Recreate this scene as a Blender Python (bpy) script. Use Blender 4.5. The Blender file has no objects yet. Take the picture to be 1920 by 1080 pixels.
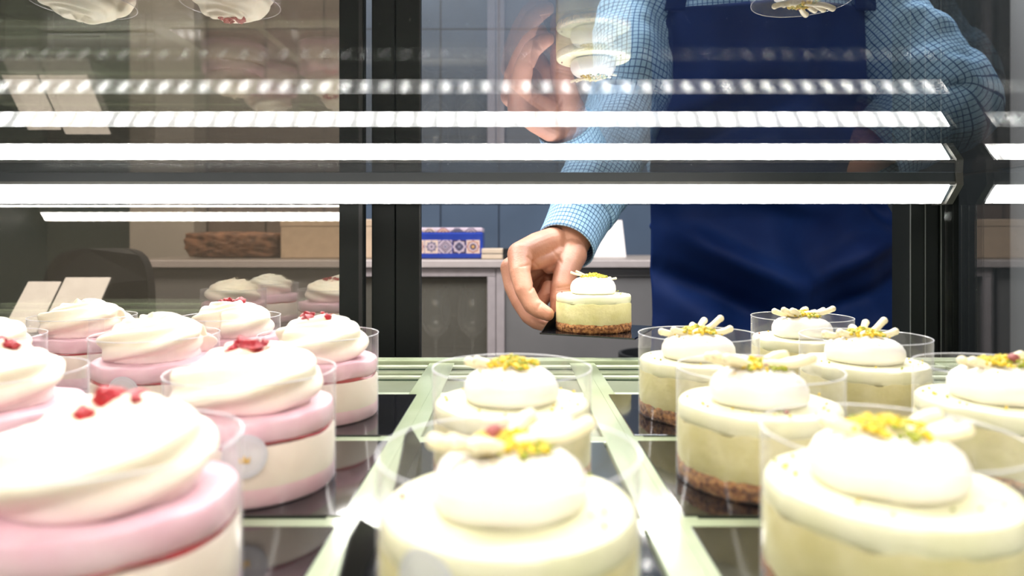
import bpy, bmesh, math, random
from math import pi, sin, cos, sqrt, radians
from mathutils import Vector, Matrix, noise

SC = bpy.context.scene
COL = SC.collection
F = 1280.0          # focal length in pixels of the 1920 frame
HC = 1.02           # lens height above the floor
CX, CY = 960.0, 449.0


def W(px, py, d):
    """world point at depth d that is seen at a photo pixel"""
    return Vector(((px - CX) * d / F, d, HC - (py - CY) * d / F))


# ------------------------------------------------------------------ materials
def srgb(r, g, b):
    def f(c):
        c /= 255.0
        return c / 12.92 if c <= 0.04045 else ((c + 0.055) / 1.055) ** 2.4
    return (f(r), f(g), f(b), 1.0)


class NT:
    def __init__(self, name):
        self.m = bpy.data.materials.new(name)
        self.m.use_nodes = True
        self.t = self.m.node_tree
        self.t.nodes.clear()
        self.out = self.t.nodes.new('ShaderNodeOutputMaterial')

    def n(self, typ, **kw):
        nd = self.t.nodes.new('ShaderNode' + typ)
        for k, v in kw.items():
            setattr(nd, k, v)
        return nd

    def l(self, a, b):
        self.t.links.new(a, b)

    def math(self, op, a, b=None, c=None, clamp=False):
        nd = self.n('Math', operation=op, use_clamp=clamp)
        for i, v in enumerate((a, b, c)):
            if v is None:
                continue
            if isinstance(v, (int, float)):
                nd.inputs[i].default_value = v
            else:
                self.l(v, nd.inputs[i])
        return nd.outputs[0]

    def mix(self, fac, a, b):
        nd = self.n('Mix', data_type='RGBA')
        for s, v in ((nd.inputs['Factor'], fac), (nd.inputs[6], a), (nd.inputs[7], b)):
            if isinstance(v, (int, float)):
                s.default_value = v
            elif isinstance(v, tuple):
                s.default_value = v
            else:
                self.l(v, s)
        return nd.outputs[2]


def pmat(name, col, rough=0.5, metal=0.0, col2=None, nscale=40.0, bump=0.0, bscale=200.0, sss=0.0,
         spec=0.5, detail=4.0, lo=0.35, hi=0.65, sssr=0.004, emit=0.0):
    k = NT(name)
    p = k.n('BsdfPrincipled')
    k.l(p.outputs[0], k.out.inputs[0])
    tc = k.n('TexCoord')
    p.inputs['Roughness'].default_value = rough
    p.inputs['Metallic'].default_value = metal
    p.inputs['Specular IOR Level'].default_value = spec
    if col2 is None:
        col2 = tuple(min(1, c * 0.9) for c in col[:3]) + (1,)
    nz = k.n('TexNoise')
    nz.inputs['Scale'].default_value = nscale
    nz.inputs['Detail'].default_value = detail
    k.l(tc.outputs['Object'], nz.inputs['Vector'])
    mr = k.n('MapRange')
    mr.inputs[1].default_value = lo
    mr.inputs[2].default_value = hi
    k.l(nz.outputs[0], mr.inputs[0])
    k.l(k.mix(mr.outputs[0], col, col2), p.inputs['Base Color'])
    if bump:
        nb = k.n('TexNoise')
        nb.inputs['Scale'].default_value = bscale
        nb.inputs['Detail'].default_value = 5
        k.l(tc.outputs['Object'], nb.inputs['Vector'])
        bp = k.n('Bump')
        bp.inputs['Strength'].default_value = bump
        bp.inputs['Distance'].default_value = 0.002
        k.l(nb.outputs[0], bp.inputs['Height'])
        k.l(bp.outputs[0], p.inputs['Normal'])
    if sss:
        p.inputs['Subsurface Weight'].default_value = sss
        p.inputs['Subsurface Radius'].default_value = (1.0, 0.7, 0.5)
        p.inputs['Subsurface Scale'].default_value = sssr
    if emit:
        p.inputs['Emission Color'].default_value = col
        p.inputs['Emission Strength'].default_value = emit
    return k.m


def tint_low(m, col, z0, z1):
    """blend a material's base colour towards col near the bottom of the piece"""
    t = m.node_tree
    p = [n for n in t.nodes if n.type == 'BSDF_PRINCIPLED'][0]
    src = p.inputs['Base Color'].links[0].from_socket
    tc = t.nodes.new('ShaderNodeTexCoord')
    s = t.nodes.new('ShaderNodeSeparateXYZ')
    t.links.new(tc.outputs['Object'], s.inputs[0])
    mr = t.nodes.new('ShaderNodeMapRange')
    mr.inputs[1].default_value = z0
    mr.inputs[2].default_value = z1
    mr.inputs[3].default_value = 1.0
    mr.inputs[4].default_value = 0.0
    t.links.new(s.outputs[2], mr.inputs[0])
    mx = t.nodes.new('ShaderNodeMix')
    mx.data_type = 'RGBA'
    t.links.new(mr.outputs[0], mx.inputs['Factor'])
    t.links.new(src, mx.inputs[6])
    mx.inputs[7].default_value = col
    t.links.new(mx.outputs[2], p.inputs['Base Color'])


def clear(name, tint=(1, 1, 1, 1), f0=0.04, haze=0.0, hazecol=(1, 1, 1, 1), edge=0.0, rough=0.0, boost=1.0, power=5.0):
    """thin clear sheet: transparent + mirror by angle, with a little milky haze"""
    k = NT(name)
    g = k.n('NewGeometry')
    dt = k.n('VectorMath', operation='DOT_PRODUCT')
    k.l(g.outputs['Normal'], dt.inputs[0])
    k.l(g.outputs['Incoming'], dt.inputs[1])
    c = k.math('ABSOLUTE', dt.outputs['Value'])
    om = k.math('SUBTRACT', 1.0, c, clamp=True)
    p5 = k.math('POWER', om, power)
    fr = k.math('MULTIPLY_ADD', p5, (1 - f0) * boost, f0, clamp=True)
    tr = k.n('BsdfTransparent')
    tr.inputs[0].default_value = tint
    gl = k.n('BsdfGlossy')
    gl.inputs['Roughness'].default_value = rough
    mx = k.n('MixShader')
    k.l(fr, mx.inputs[0])
    k.l(tr.outputs[0], mx.inputs[1])
    k.l(gl.outputs[0], mx.inputs[2])
    res = mx.outputs[0]
    if haze or edge:
        df = k.n('BsdfDiffuse')
        df.inputs[0].default_value = hazecol
        hz = k.math('MULTIPLY_ADD', k.math('POWER', om, 4.0), edge, haze, clamp=True)
        m2 = k.n('MixShader')
        k.l(hz, m2.inputs[0])
        k.l(res, m2.inputs[1])
        k.l(df.outputs[0], m2.inputs[2])
        res = m2.outputs[0]
    k.l(res, k.out.inputs[0])
    return k.m


M = {}
M['cream'] = pmat('whipped_cream', (0.90, 0.84, 0.68, 1), 0.42, col2=(0.89, 0.79, 0.60, 1), nscale=60, sss=0.12, bump=0.05, bscale=300)
tint_low(M['cream'], (0.86, 0.66, 0.64, 1), 0.001, 0.013)
M['dollop'] = pmat('white_cream', (0.86, 0.83, 0.78, 1), 0.35, col2=(0.84, 0.80, 0.73, 1), nscale=60, sss=0.12)
M['choc'] = pmat('white_chocolate', (0.86, 0.76, 0.52, 1), 0.35, col2=(0.85, 0.74, 0.48, 1), nscale=120)
M['pink'] = pmat('pink_mousse', (0.78, 0.46, 0.53, 1), 0.45, col2=(0.82, 0.56, 0.61, 1), nscale=50, bump=0.12, bscale=140, sss=0.08)
M['pinkbase'] = pmat('pink_cream_base', (0.85, 0.52, 0.57, 1), 0.5, col2=(0.85, 0.60, 0.62, 1), nscale=60)
M['white_mousse'] = pmat('white_mousse', (0.80, 0.70, 0.58, 1), 0.5, col2=(0.79, 0.67, 0.55, 1), nscale=45, sss=0.05)
M['jelly'] = pmat('raspberry_jelly', (0.25, 0.012, 0.02, 1), 0.25, col2=(0.42, 0.03, 0.04, 1), nscale=90)
M['berry'] = pmat('raspberry_red', (0.44, 0.006, 0.016, 1), 0.35, col2=(0.28, 0.003, 0.010, 1), nscale=300, bump=0.4, bscale=800)
M['green_mousse'] = pmat('pistachio_mousse', (0.57, 0.51, 0.22, 1), 0.55, col2=(0.64, 0.58, 0.30, 1), nscale=70, bump=0.25, bscale=160)
M['green_top'] = pmat('pale_pistachio_mousse', (0.74, 0.72, 0.44, 1), 0.5, col2=(0.80, 0.77, 0.53, 1), nscale=60, bump=0.1, bscale=160)
M['biscuit'] = pmat('biscuit_crumb', (0.50, 0.23, 0.07, 1), 0.8, col2=(0.13, 0.038, 0.010, 1), nscale=330, bump=1.0, bscale=380, detail=2)
M['nut_y'] = pmat('pistachio_yellow', (0.72, 0.50, 0.015, 1), 0.5, col2=(0.60, 0.42, 0.02, 1), nscale=300)
M['nut_g'] = pmat('pistachio_green', (0.22, 0.26, 0.012, 1), 0.5, col2=(0.38, 0.37, 0.02, 1), nscale=300)
M['nut_r'] = pmat('pistachio_skin', (0.30, 0.07, 0.06, 1), 0.5, nscale=300)
M['acetate'] = clear('clear_acetate', (0.97, 0.965, 0.975, 1), 0.045, haze=0.035, hazecol=(0.95, 0.93, 0.97, 1), edge=0.28, rough=0.06, boost=0.5)  # whitened edges painted in for the bright outlines of the collar
M['sticker'] = clear('white_seal', (0.97, 0.97, 1, 1), 0.05, haze=0.55, hazecol=(0.86, 0.86, 0.9, 1), rough=0.2)
M['seal_ring'] = pmat('seal_print', (0.55, 0.56, 0.62, 1), 0.4)
M['gold'] = pmat('gold_print', (0.75, 0.50, 0.16, 1), 0.35, metal=0.3)
M['board'] = pmat('black_gloss_card', (0.006, 0.006, 0.008, 1), 0.07, col2=(0.008, 0.008, 0.009, 1), spec=0.8)
M['flap'] = pmat('black_card', (0.005, 0.005, 0.0045, 1), 0.45, spec=0.10)
M['board_edge'] = pmat('card_edge', (0.25, 0.25, 0.25, 1), 0.3, metal=0.6)
M['shelf'] = pmat('green_shelf_glass', (0.20, 0.225, 0.155, 1), 0.12, col2=(0.25, 0.27, 0.20, 1), nscale=14, spec=0.6, detail=6)
M['rail'] = pmat('mint_glass_strip', (0.31, 0.36, 0.225, 1), 0.14, col2=(0.39, 0.44, 0.31, 1), nscale=9, spec=0.6)
M['railw'] = pmat('white_glass_edge', (0.56, 0.62, 0.47, 1), 0.2)
M['rail_shade'] = pmat('painted_strip_shade', (0.05, 0.09, 0.06, 1), 0.15)  # dark green shadow between boards, painted as a strip
M['slab'] = clear('shelf_glass', (0.97, 0.985, 0.99, 1), 0.05, haze=0.004, hazecol=(.8, .85, .9, 1), boost=1.05, power=3.9)
M['doorglass'] = clear('door_glass', (0.84, 0.80, 0.73, 1), 0.22, haze=0.035, hazecol=(0.5, 0.45, 0.36, 1), rough=0.012)  # brownish haze painted in for the reflection of the warm shop
M['sideglass'] = clear('side_glass', (0.85, 0.88, 0.88, 1), 0.11, haze=0.0)
M['cabglass'] = clear('cabinet_glass', (0.92, 0.92, 0.9, 1), 0.04, haze=0.13, hazecol=(.5, .47, .40, 1))  # olive haze stands in for light missing inside the cupboard
M['wine'] = clear('wine_glass', (0.95, 0.96, 0.97, 1), 0.10, haze=0.07, edge=1.3, hazecol=(.95, .95, .98, 1))  # strong white edge paints the bright outlines of the glasses
M['frame'] = pmat('black_frame', (0.0050, 0.0068, 0.0065, 1), 0.5, col2=(0.0065, 0.0085, 0.008, 1), nscale=8, spec=0.18)
M['frame2'] = pmat('black_gasket', (0.001, 0.001, 0.001, 1), 0.5)
M['seal_line'] = pmat('grey_edge_line', (0.16, 0.17, 0.16, 1), 0.3, metal=0.5)
M['housing'] = pmat('dark_housing', (0.012, 0.017, 0.02, 1), 0.3, col2=(0.018, 0.024, 0.028, 1), nscale=6)
M['bracket'] = pmat('grey_bracket', (0.12, 0.12, 0.11, 1), 0.3, metal=0.6)
M['case'] = pmat('case_body', (0.018, 0.021, 0.023, 1), 0.5, spec=0.25)
M['worktop'] = pmat('worktop_edge', (0.50, 0.44, 0.43, 1), 0.4, col2=(0.47, 0.41, 0.40, 1))
M['worktop2'] = pmat('worktop_top', (0.20, 0.17, 0.15, 1), 0.4)
M['cabframe'] = pmat('lilac_white_frame', (0.42, 0.37, 0.38, 1), 0.45)
M['cabpanel'] = pmat('grey_panel', (0.20, 0.19, 0.19, 1), 0.5, col2=(0.17, 0.165, 0.165, 1), nscale=5)
M['cabinside'] = pmat('cabinet_inside', (0.6, 0.56, 0.48, 1), 0.6)
M['skin'] = pmat('skin', (0.62, 0.31, 0.205, 1), 0.48, col2=(0.56, 0.25, 0.16, 1), nscale=28, bump=0.22, bscale=420, sss=0.1, sssr=0.003)
M['hair'] = pmat('dark_hair', (0.02, 0.012, 0.008, 1), 0.5, nscale=80)
M['apron'] = pmat('blue_apron', (0.0018, 0.022, 0.125, 1), 0.7, col2=(0.001, 0.013, 0.085, 1), nscale=7, bump=0.12, bscale=900, spec=0.2)
M['trousers'] = pmat('dark_trousers', (0.01, 0.012, 0.02, 1), 0.8)
M['shoe'] = pmat('black_shoe', (0.008, 0.008, 0.008, 1), 0.4)
M['black'] = pmat('matt_black', (0.006, 0.007, 0.009, 1), 0.5)
M['paperwhite'] = pmat('white_card', (0.70, 0.65, 0.64, 1), 0.6)
M['paperbright'] = pmat('bright_card', (0.92, 0.87, 0.85, 1), 0.6)
M['boxbeige'] = pmat('beige_card', (0.50, 0.37, 0.26, 1), 0.6)
M['loaf'] = pmat('brown_crust', (0.22, 0.10, 0.05, 1), 0.7, col2=(0.06, 0.025, 0.012, 1), nscale=28, bump=0.9, bscale=40)
M['tinblue'] = pmat('blue_tin', (0.012, 0.035, 0.26, 1), 0.25, col2=(0.02, 0.05, 0.32, 1), nscale=12)
M['pages'] = pmat('cream_pages', (0.62, 0.50, 0.38, 1), 0.7)
M['t_lilac'] = pmat('tile_lilac', (0.52, 0.42, 0.50, 1), 0.4)
M['t_cream'] = pmat('tile_cream', (0.66, 0.50, 0.42, 1), 0.4)
M['t_dark'] = pmat('tile_dark', (0.05, 0.035, 0.075, 1), 0.4)
M['t_red'] = pmat('tile_red', (0.30, 0.07, 0.06, 1), 0.4)
M['t_ochre'] = pmat('tile_ochre', (0.58, 0.33, 0.12, 1), 0.4)
M['t_grey'] = pmat('tile_grey', (0.17, 0.17, 0.25, 1), 0.4)
M['shopwall'] = pmat('warm_shop_wall', (0.17, 0.155, 0.135, 1), 0.7, nscale=2)
M['sidewall'] = pmat('side_wall', (0.36, 0.36, 0.37, 1), 0.7, nscale=3)
M['darkwall'] = pmat('dark_green_wall', (0.030, 0.044, 0.040, 1), 0.6, nscale=3)
M['pillar'] = pmat('beige_pillar', (0.34, 0.30, 0.26, 1), 0.6, nscale=4)
M['floor'] = pmat('stone_floor', (0.16, 0.15, 0.14, 1), 0.35, nscale=4)
M['ceiling'] = pmat('ceiling_paint', (0.30, 0.30, 0.30, 1), 0.8, nscale=2)


def tiles(name, c1, c2, grout, size, rough=0.3, ox=0.0, oz=0.0):
    k = NT(name)
    p = k.n('BsdfPrincipled')
    k.l(p.outputs[0], k.out.inputs[0])
    g = k.n('NewGeometry')
    s = k.n('SeparateXYZ')
    k.l(g.outputs['Position'], s.inputs[0])
    cb = k.n('CombineXYZ')
    k.l(k.math('ADD', s.outputs[0], ox + 50 * size), cb.inputs[0])
    k.l(k.math('ADD', s.outputs[2], oz + 50 * size), cb.inputs[1])
    b = k.n('TexBrick', offset=0.0, squash=1.0)
    k.l(cb.outputs[0], b.inputs['Vector'])
    b.inputs['Color1'].default_value = c1
    b.inputs['Color2'].default_value = c2
    b.inputs['Mortar'].default_value = grout
    b.inputs['Scale'].default_value = 1.0
    b.inputs['Mortar Size'].default_value = 0.0035
    b.inputs['Mortar Smooth'].default_value = 0.2
    b.inputs['Brick Width'].default_value = size
    b.inputs['Row Height'].default_value = size
    nz = k.n('TexNoise')
    nz.inputs['Scale'].default_value = 6
    k.l(g.outputs['Position'], nz.inputs['Vector'])
    mx = k.n('Mix', data_type='RGBA', blend_type='MULTIPLY')
    mx.inputs['Factor'].default_value = 0.35
    k.l(b.outputs[0], mx.inputs[6])
    k.l(nz.outputs[0], mx.inputs[7])
    k.l(mx.outputs[2], p.inputs['Base Color'])
    p.inputs['Roughness'].default_value = rough
    return k.m


M['navytile'] = tiles('navy_tile', (0.060, 0.088, 0.135, 1), (0.070, 0.10, 0.15, 1), (0.018, 0.027, 0.045, 1), 0.222, ox=0.05, oz=-0.045)
M['reflect_tile'] = tiles('reflection_brown_tile', (0.155, 0.118, 0.098, 1), (0.17, 0.125, 0.105, 1), (0.03, 0.025, 0.022, 1), 0.222, ox=0.05, oz=-0.045)  # brown stands in for warm reflections on the sliding door


def plaid():
    k = NT('blue_check_cotton')
    p = k.n('BsdfPrincipled')
    k.l(p.outputs[0], k.out.inputs[0])
    uv = k.n('UVMap')
    s = k.n('SeparateXYZ')
    k.l(uv.outputs[0], s.inputs[0])
    per = 0.0072

    def lines(c, off, w):
        f = k.math('FRACT', k.math('ADD', k.math('DIVIDE', c, per), off))
        d = k.math('ABSOLUTE', k.math('SUBTRACT', f, 0.5))
        return k.math('LESS_THAN', d, w)
    a = lines(s.outputs[0], 0.0, 0.085)
    b = lines(s.outputs[1], 0.0, 0.085)
    mx = k.math('MAXIMUM', a, b)
    nz = k.n('TexNoise')
    tc = k.n('TexCoord')
    nz.inputs['Scale'].default_value = 12
    k.l(tc.outputs['Object'], nz.inputs['Vector'])
    base = k.mix(nz.outputs[0], (0.36, 0.62, 0.88, 1), (0.46, 0.70, 0.93, 1))
    k.l(k.mix(mx, base, (0.03, 0.095, 0.27, 1)), p.inputs['Base Color'])
    p.inputs['Roughness'].default_value = 0.85
    p.inputs['Specular IOR Level'].default_value = 0.15
    return k.m


M['plaid'] = plaid()


def led(name, lo, hi, per=0.0205):
    k = NT(name)
    e = k.n('Emission')
    g = k.n('NewGeometry')
    s = k.n('SeparateXYZ')
    k.l(g.outputs['Position'], s.inputs[0])
    f = k.math('FRACT', k.math('DIVIDE', k.math('ADD', s.outputs[0], 10.0), per))
    d = k.math('ABSOLUTE', k.math('SUBTRACT', f, 0.5))
    q = k.math('POWER', k.math('SUBTRACT', 1.0, k.math('MULTIPLY', d, 2.0), clamp=True), 2.0)
    vz = k.math('ABSOLUTE', k.math('SUBTRACT', s.outputs[2], HC + 0.0465))
    vq = k.math('POWER', k.math('SUBTRACT', 1.0, k.math('DIVIDE', vz, 0.0115), clamp=True), 1.3)
    k.l(k.math('MULTIPLY_ADD', k.math('MULTIPLY', q, vq), hi - lo, lo), e.inputs['Strength'])
    e.inputs[0].default_value = (1.0, 0.965, 0.92, 1)
    k.l(e.outputs[0], k.out.inputs[0])
    return k.m


M['led'] = led('led_diffuser', 9.0, 125.0)
M['led_front'] = led('led_front_diffuser', 7.0, 58.0)
M['lamp'] = NT('ceiling_lamp_glow').m
_k = M['lamp'].node_tree
_e = _k.nodes.new('ShaderNodeEmission')
_e.inputs[1].default_value = 5.0
_e.inputs[0].default_value = (1, 0.93, 0.85, 1)
_k.links.new(_e.outputs[0], [n for n in _k.nodes if n.type == 'OUTPUT_MATERIAL'][0].inputs[0])


# ------------------------------------------------------------------ builders
def wloc(o):
    v = Vector((0, 0, 0))
    while o is not None:
        v += o.location
        o = o.parent
    return v


def link_mesh(name, me, mat, parent=None, shift=True, smooth=None):
    o = bpy.data.objects.new(name, me)
    COL.objects.link(o)
    mats = mat if isinstance(mat, (list, tuple)) else [mat]
    if len(me.materials):
        me.materials.clear()
    for m in mats:
        me.materials.append(m)
    if parent is not None:
        o.parent = parent
        if shift:
            me.transform(Matrix.Translation(-wloc(parent)))
    if smooth:
        for p in me.polygons:
            p.use_smooth = True
    return o


def obj(name, bm, mat, parent=None, shift=True, smooth=False, auto=None):
    me = bpy.data.meshes.new(name)
    bmesh.ops.recalc_face_normals(bm, faces=bm.faces)
    bm.to_mesh(me)
    bm.free()
    o = link_mesh(name, me, mat, parent, shift, smooth or auto)
    if auto:
        try:
            me.set_sharp_from_angle(angle=radians(auto))
        except Exception:
            pass
    return o


def tag(o, label=None, cat=None, group=None, kind=None):
    if label: o['label'] = label
    if cat: o['category'] = cat
    if group: o['group'] = group
    if kind: o['kind'] = kind
    return o


def thing(name, label, cat, loc=(0, 0, 0), group=None, rz=0.0):
    o = bpy.data.objects.new(name, None)
    COL.objects.link(o)
    o.location = loc
    o.rotation_euler = (0, 0, rz)
    o.empty_display_size = 0.05
    return tag(o, label, cat, group)


def copy_tree(o, parent=None):
    c = o.copy()
    COL.objects.link(c)
    c.parent = parent
    for ch in list(o.children):
        copy_tree(ch, c)
    return c


def box(bm, x0, x1, y0, y1, z0, z1, mi=0, bev=0.0):
    r = bmesh.ops.create_cube(bm, size=1.0)
    vs = r['verts']
    for v in vs:
        v.co = Vector(((x0 + x1) / 2 + v.co.x * (x1 - x0), (y0 + y1) / 2 + v.co.y * (y1 - y0), (z0 + z1) / 2 + v.co.z * (z1 - z0)))
    fs = {f for v in vs for f in v.link_faces}
    for f in fs:
        f.material_index = mi
    if bev:
        es = list({e for v in vs for e in v.link_edges})
        bmesh.ops.bevel(bm, geom=es, offset=bev, segments=2, affect='EDGES', profile=0.5)
    return bm


def bxo(name, dims, mat, parent=None, bev=0.0):
    bm = bmesh.new()
    box(bm, *dims, bev=bev)
    return obj(name, bm, mat, parent)


def lathe(bm, prof, seg=64, wob=None, close=True):
    """profile of (r, z); wob(a, i) gives a radius factor"""
    rings = []
    for i, (r, z) in enumerate(prof):
        ring = []
        if r < 1e-6:
            ring = [bm.verts.new((0, 0, z))]
        else:
            for k in range(seg):
                a = 2 * pi * k / seg
                f = wob(a, i) if wob else (1.0, 0.0)
                ring.append(bm.verts.new((r * f[0] * cos(a), r * f[0] * sin(a), z + f[1])))
        rings.append(ring)
    for a, b in zip(rings[:-1], rings[1:]):
        if len(a) == 1 and len(b) == 1:
            continue
        for k in range(seg):
            k2 = (k + 1) % seg
            if len(a) == 1:
                bm.faces.new((a[0], b[k], b[k2]))
            elif len(b) == 1:
                bm.faces.new((a[k], a[k2], b[0]))
            else:
                bm.faces.new((a[k], a[k2], b[k2], b[k]))
    return bm


def extrude_profile(bm, prof, x0, x1, mi=0, caps=True):
    """(y, z) polygon pulled along x"""
    a = [bm.verts.new((x0, y, z)) for y, z in prof]
    b = [bm.verts.new((x1, y, z)) for y, z in prof]
    n = len(prof)
    for i in range(n):
        f = bm.faces.new((a[i], a[(i + 1) % n], b[(i + 1) % n], b[i]))
        f.material_index = mi
    if caps:
        bm.faces.new(a).material_index = mi
        bm.faces.new(b[::-1]).material_index = mi


def tube(bm, pts, rads, seg=10, cap=True):
    pts = [Vector(p) for p in pts]
    rings = []
    up = Vector((0, 0, 1))
    prevn = None
    for i, p in enumerate(pts):
        t = (pts[min(i + 1, len(pts) - 1)] - pts[max(i - 1, 0)]).normalized()
        if prevn is None:
            nrm = t.cross(up)
            if nrm.length < 1e-3:
                nrm = t.cross(Vector((1, 0, 0)))
            nrm.normalize()
        else:
            nrm = (prevn - t * prevn.dot(t)).normalized()
        prevn = nrm
        bn = t.cross(nrm)
        rings.append([bm.verts.new(p + (nrm * cos(2 * pi * k / seg) + bn * sin(2 * pi * k / seg)) * rads[i]) for k in range(seg)])
    for a, b in zip(rings[:-1], rings[1:]):
        for k in range(seg):
            bm.faces.new((a[k], a[(k + 1) % seg], b[(k + 1) % seg], b[k]))
    if cap:
        bm.faces.new(rings[0][::-1])
        bm.faces.new(rings[-1])
    return rings


def ball(bm, c, r, sub=2, sc=(1, 1, 1)):
    m = Matrix.Translation(Vector(c)) @ Matrix.Diagonal((r * sc[0], r * sc[1], r * sc[2], 1))
    return bmesh.ops.create_icosphere(bm, subdivisions=sub, radius=1.0, matrix=m)


def chain(bm, joints):
    """round-cone chain: balls at the joints and tapered tubes between them"""
    for p, r in joints:
        ball(bm, p, r, 3)
    for (p, r), (q, s) in zip(joints[:-1], joints[1:]):
        p, q = Vector(p), Vector(q)
        n = 5
        tube(bm, [p.lerp(q, i / n) for i in range(n + 1)], [r + (s - r) * i / n for i in range(n + 1)], 20)


def remesh(bm, voxel, smooth_it, factor=0.5):
    me = bpy.data.meshes.new('tmp')
    bm.to_mesh(me)
    bm.free()
    o = bpy.data.objects.new('tmp', me)
    COL.objects.link(o)
    r = o.modifiers.new('r', 'REMESH')
    r.mode = 'VOXEL'
    r.voxel_size = voxel
    r.use_smooth_shade = True
    if smooth_it:
        s = o.modifiers.new('s', 'SMOOTH')
        s.factor = factor
        s.iterations = smooth_it
    bpy.context.view_layer.update()
    dg = bpy.context.evaluated_depsgraph_get()
    res = bpy.data.meshes.new_from_object(o.evaluated_get(dg))
    bpy.data.objects.remove(o)
    bpy.data.meshes.remove(me)
    return res


def nz(x, y, z, s=1.0):
    return noise.noise(Vector((x * s, y * s, z * s)))


# ================================================================== the room
tag(bxo('floor', (-4, 4, -3.2, 2.8, -0.1, 0), M['floor']), kind='structure')
tag(bxo('ceiling', (-4, 4, -3.2, 2.8, 2.9, 3.0), M['ceiling']), kind='structure')
tag(bxo('wall_back', (-0.62, 4, 2.6, 2.7, 0, 2.9), M['navytile']), kind='structure')
tag(bxo('wall_back.001', (-1.42, -0.62, 2.6, 2.7, 0, 2.9), M['reflect_tile']), kind='structure')
tag(bxo('wall_back.002', (-4, -1.42, 2.6, 2.7, 0, 2.9), M['darkwall']), kind='structure')
tag(bxo('wall_front', (-4, 4, -3.2, -3.1, 0, 2.9), M['shopwall']), kind='structure')
tag(bxo('wall_left', (-4, -3.9, -3.1, 2.6, 0, 2.9), M['darkwall']), kind='structure')
tag(bxo('wall_right', (3.9, 4, -3.1, 2.6, 0, 2.9), M['sidewall']), kind='structure')
tag(bxo('trim_1', (-1.40, -1.165, 2.5, 2.6, 0, 2.9), M['pillar']), kind='structure')
tag(bxo('wall_partition', (1.562, 3.9, 2.20, 2.32, 0, 2.9), M['sidewall']), kind='structure')
tag(bxo('trim_2', (1.25, 1.562, 2.14, 2.32, 0, 2.9), M['case']), kind='structure')

# ================================================================== display case
ZS = HC - 0.125          # top of the shelf the cakes stand on
ZG = HC + 0.068          # underside of the glass shelf above
case = thing('pastry_display_case', 'black framed glass pastry display case with bright light strip and pale green shelf', 'display case', (-0.25, 0.4, 0))
bxo('base_cabinet', (-1.0, 0.50, 0.03, 0.78, 0, ZS - 0.03), M['case'], case, bev=0.004)
bm = bmesh.new()
box(bm, -0.99, 0.484, 0.05, 0.688, ZS - 0.03, ZS)
obj('cake_shelf', bm, M['shelf'], case)
# pale glass strips between the columns of boards
for xc in (-0.4285, -0.3065, -0.19, -0.0690, 0.0690, 0.19, 0.3065, 0.4285):
    bm = bmesh.new()
    w = 0.0125
    box(bm, xc - w, xc + w, 0.06, 0.672, ZS + 0.0002, ZS + 0.0034, bev=0.0006)
    box(bm, xc + w * 0.15, xc + w * 0.28, 0.06, 0.670, ZS + 0.0034, ZS + 0.0038)
    obj('divider_strip', bm, M['rail'], case)
for (y0, y1, mt) in ((0.166, 0.178, 'rail'), (0.287, 0.2985, 'rail'), (0.411, 0.4225, 'rail'), (0.534, 0.545, 'railw'),
                     (0.606, 0.614, 'railw'), (0.622, 0.632, 'rail'), (0.655, 0.664, 'railw')):
    bm = bmesh.new()
    box(bm, -0.98, 0.48, y0, y1, ZS + 0.0001, ZS + 0.0030, bev=0.0005)
    box(bm, -0.98, 0.48, y0 - 0.0022, y0, ZS + 0.0001, ZS + 0.0012, mi=1)  # painted shadow line along the strip
    obj('cross_strip', bm, [M[mt], M['rail_shade']], case)
bm = bmesh.new()
box(bm, -0.99, 0.482, 0.672, 0.690, ZS, ZS + 0.006, bev=0.0015)
obj('rear_shelf_edge', bm, M['rail'], case)

# glass shelf overhead (double sheet)
bm = bmesh.new()
box(bm, -0.99, 0.482, 0.02, 0.735, ZG, ZG + 0.0166)
sl = obj('upper_glass_shelf', bm, M['slab'], case)
tag(sl, 'clear glass shelf mirroring the lights and cake below')


def light_bar(name, prof_house, prof_lit, x0, x1, mat, flip=1):
    bm = bmesh.new()
    extrude_profile(bm, prof_house, x0, x1)
    hb = obj(name, bm, M['housing'], case)
    bm = bmesh.new()
    extrude_profile(bm, prof_lit, x0 + 0.003, x1 - 0.010)
    d = obj('light_diffuser', bm, mat, hb)
    d['label'] = 'glowing white diffuser strip'
    return hb


yb = 0.690
H = lambda h: HC + h
hb = light_bar('light_bar',
               [(yb, H(.0678)), (yb, H(.0555)), (yb + .002, H(.0545)), (yb + .016, H(.0395)), (yb + .036, H(.0385)), (yb + .040, H(.0678))],
               [(yb + .0005, H(.0560)), (yb - .001, H(.0545)), (yb + .0135, H(.0372)), (yb + .0175, H(.0372)), (yb + .006, H(.0545))],
               -0.97, 0.452, M['led'])
bm = bmesh.new()
box(bm, -0.97, 0.452, yb - 0.0012, yb, H(.0562), H(.0585))
obj('trim_line', bm, M['bracket'], hb)
bm = bmesh.new()
extrude_profile(bm, [(yb - .002, H(.0678)), (yb - .003, H(.055)), (yb + .014, H(.0365)), (yb + .038, H(.0365)), (yb + .042, H(.0678))], 0.4475, 0.4545)
obj('end_bracket', bm, M['bracket'], hb)
yf = 0.06
light_bar('front_light_bar',
          [(yf, H(.0678)), (yf - .002, H(.040)), (yf + .010, H(.040)), (yf + .024, H(.0555)), (yf + .024, H(.0678))],
          [(yf + .0110, H(.0385)), (yf + .0265, H(.0550)), (yf + .022, H(.0565)), (yf + .008, H(.0395))],
          -0.97, 0.452, M['led_front'])

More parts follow.
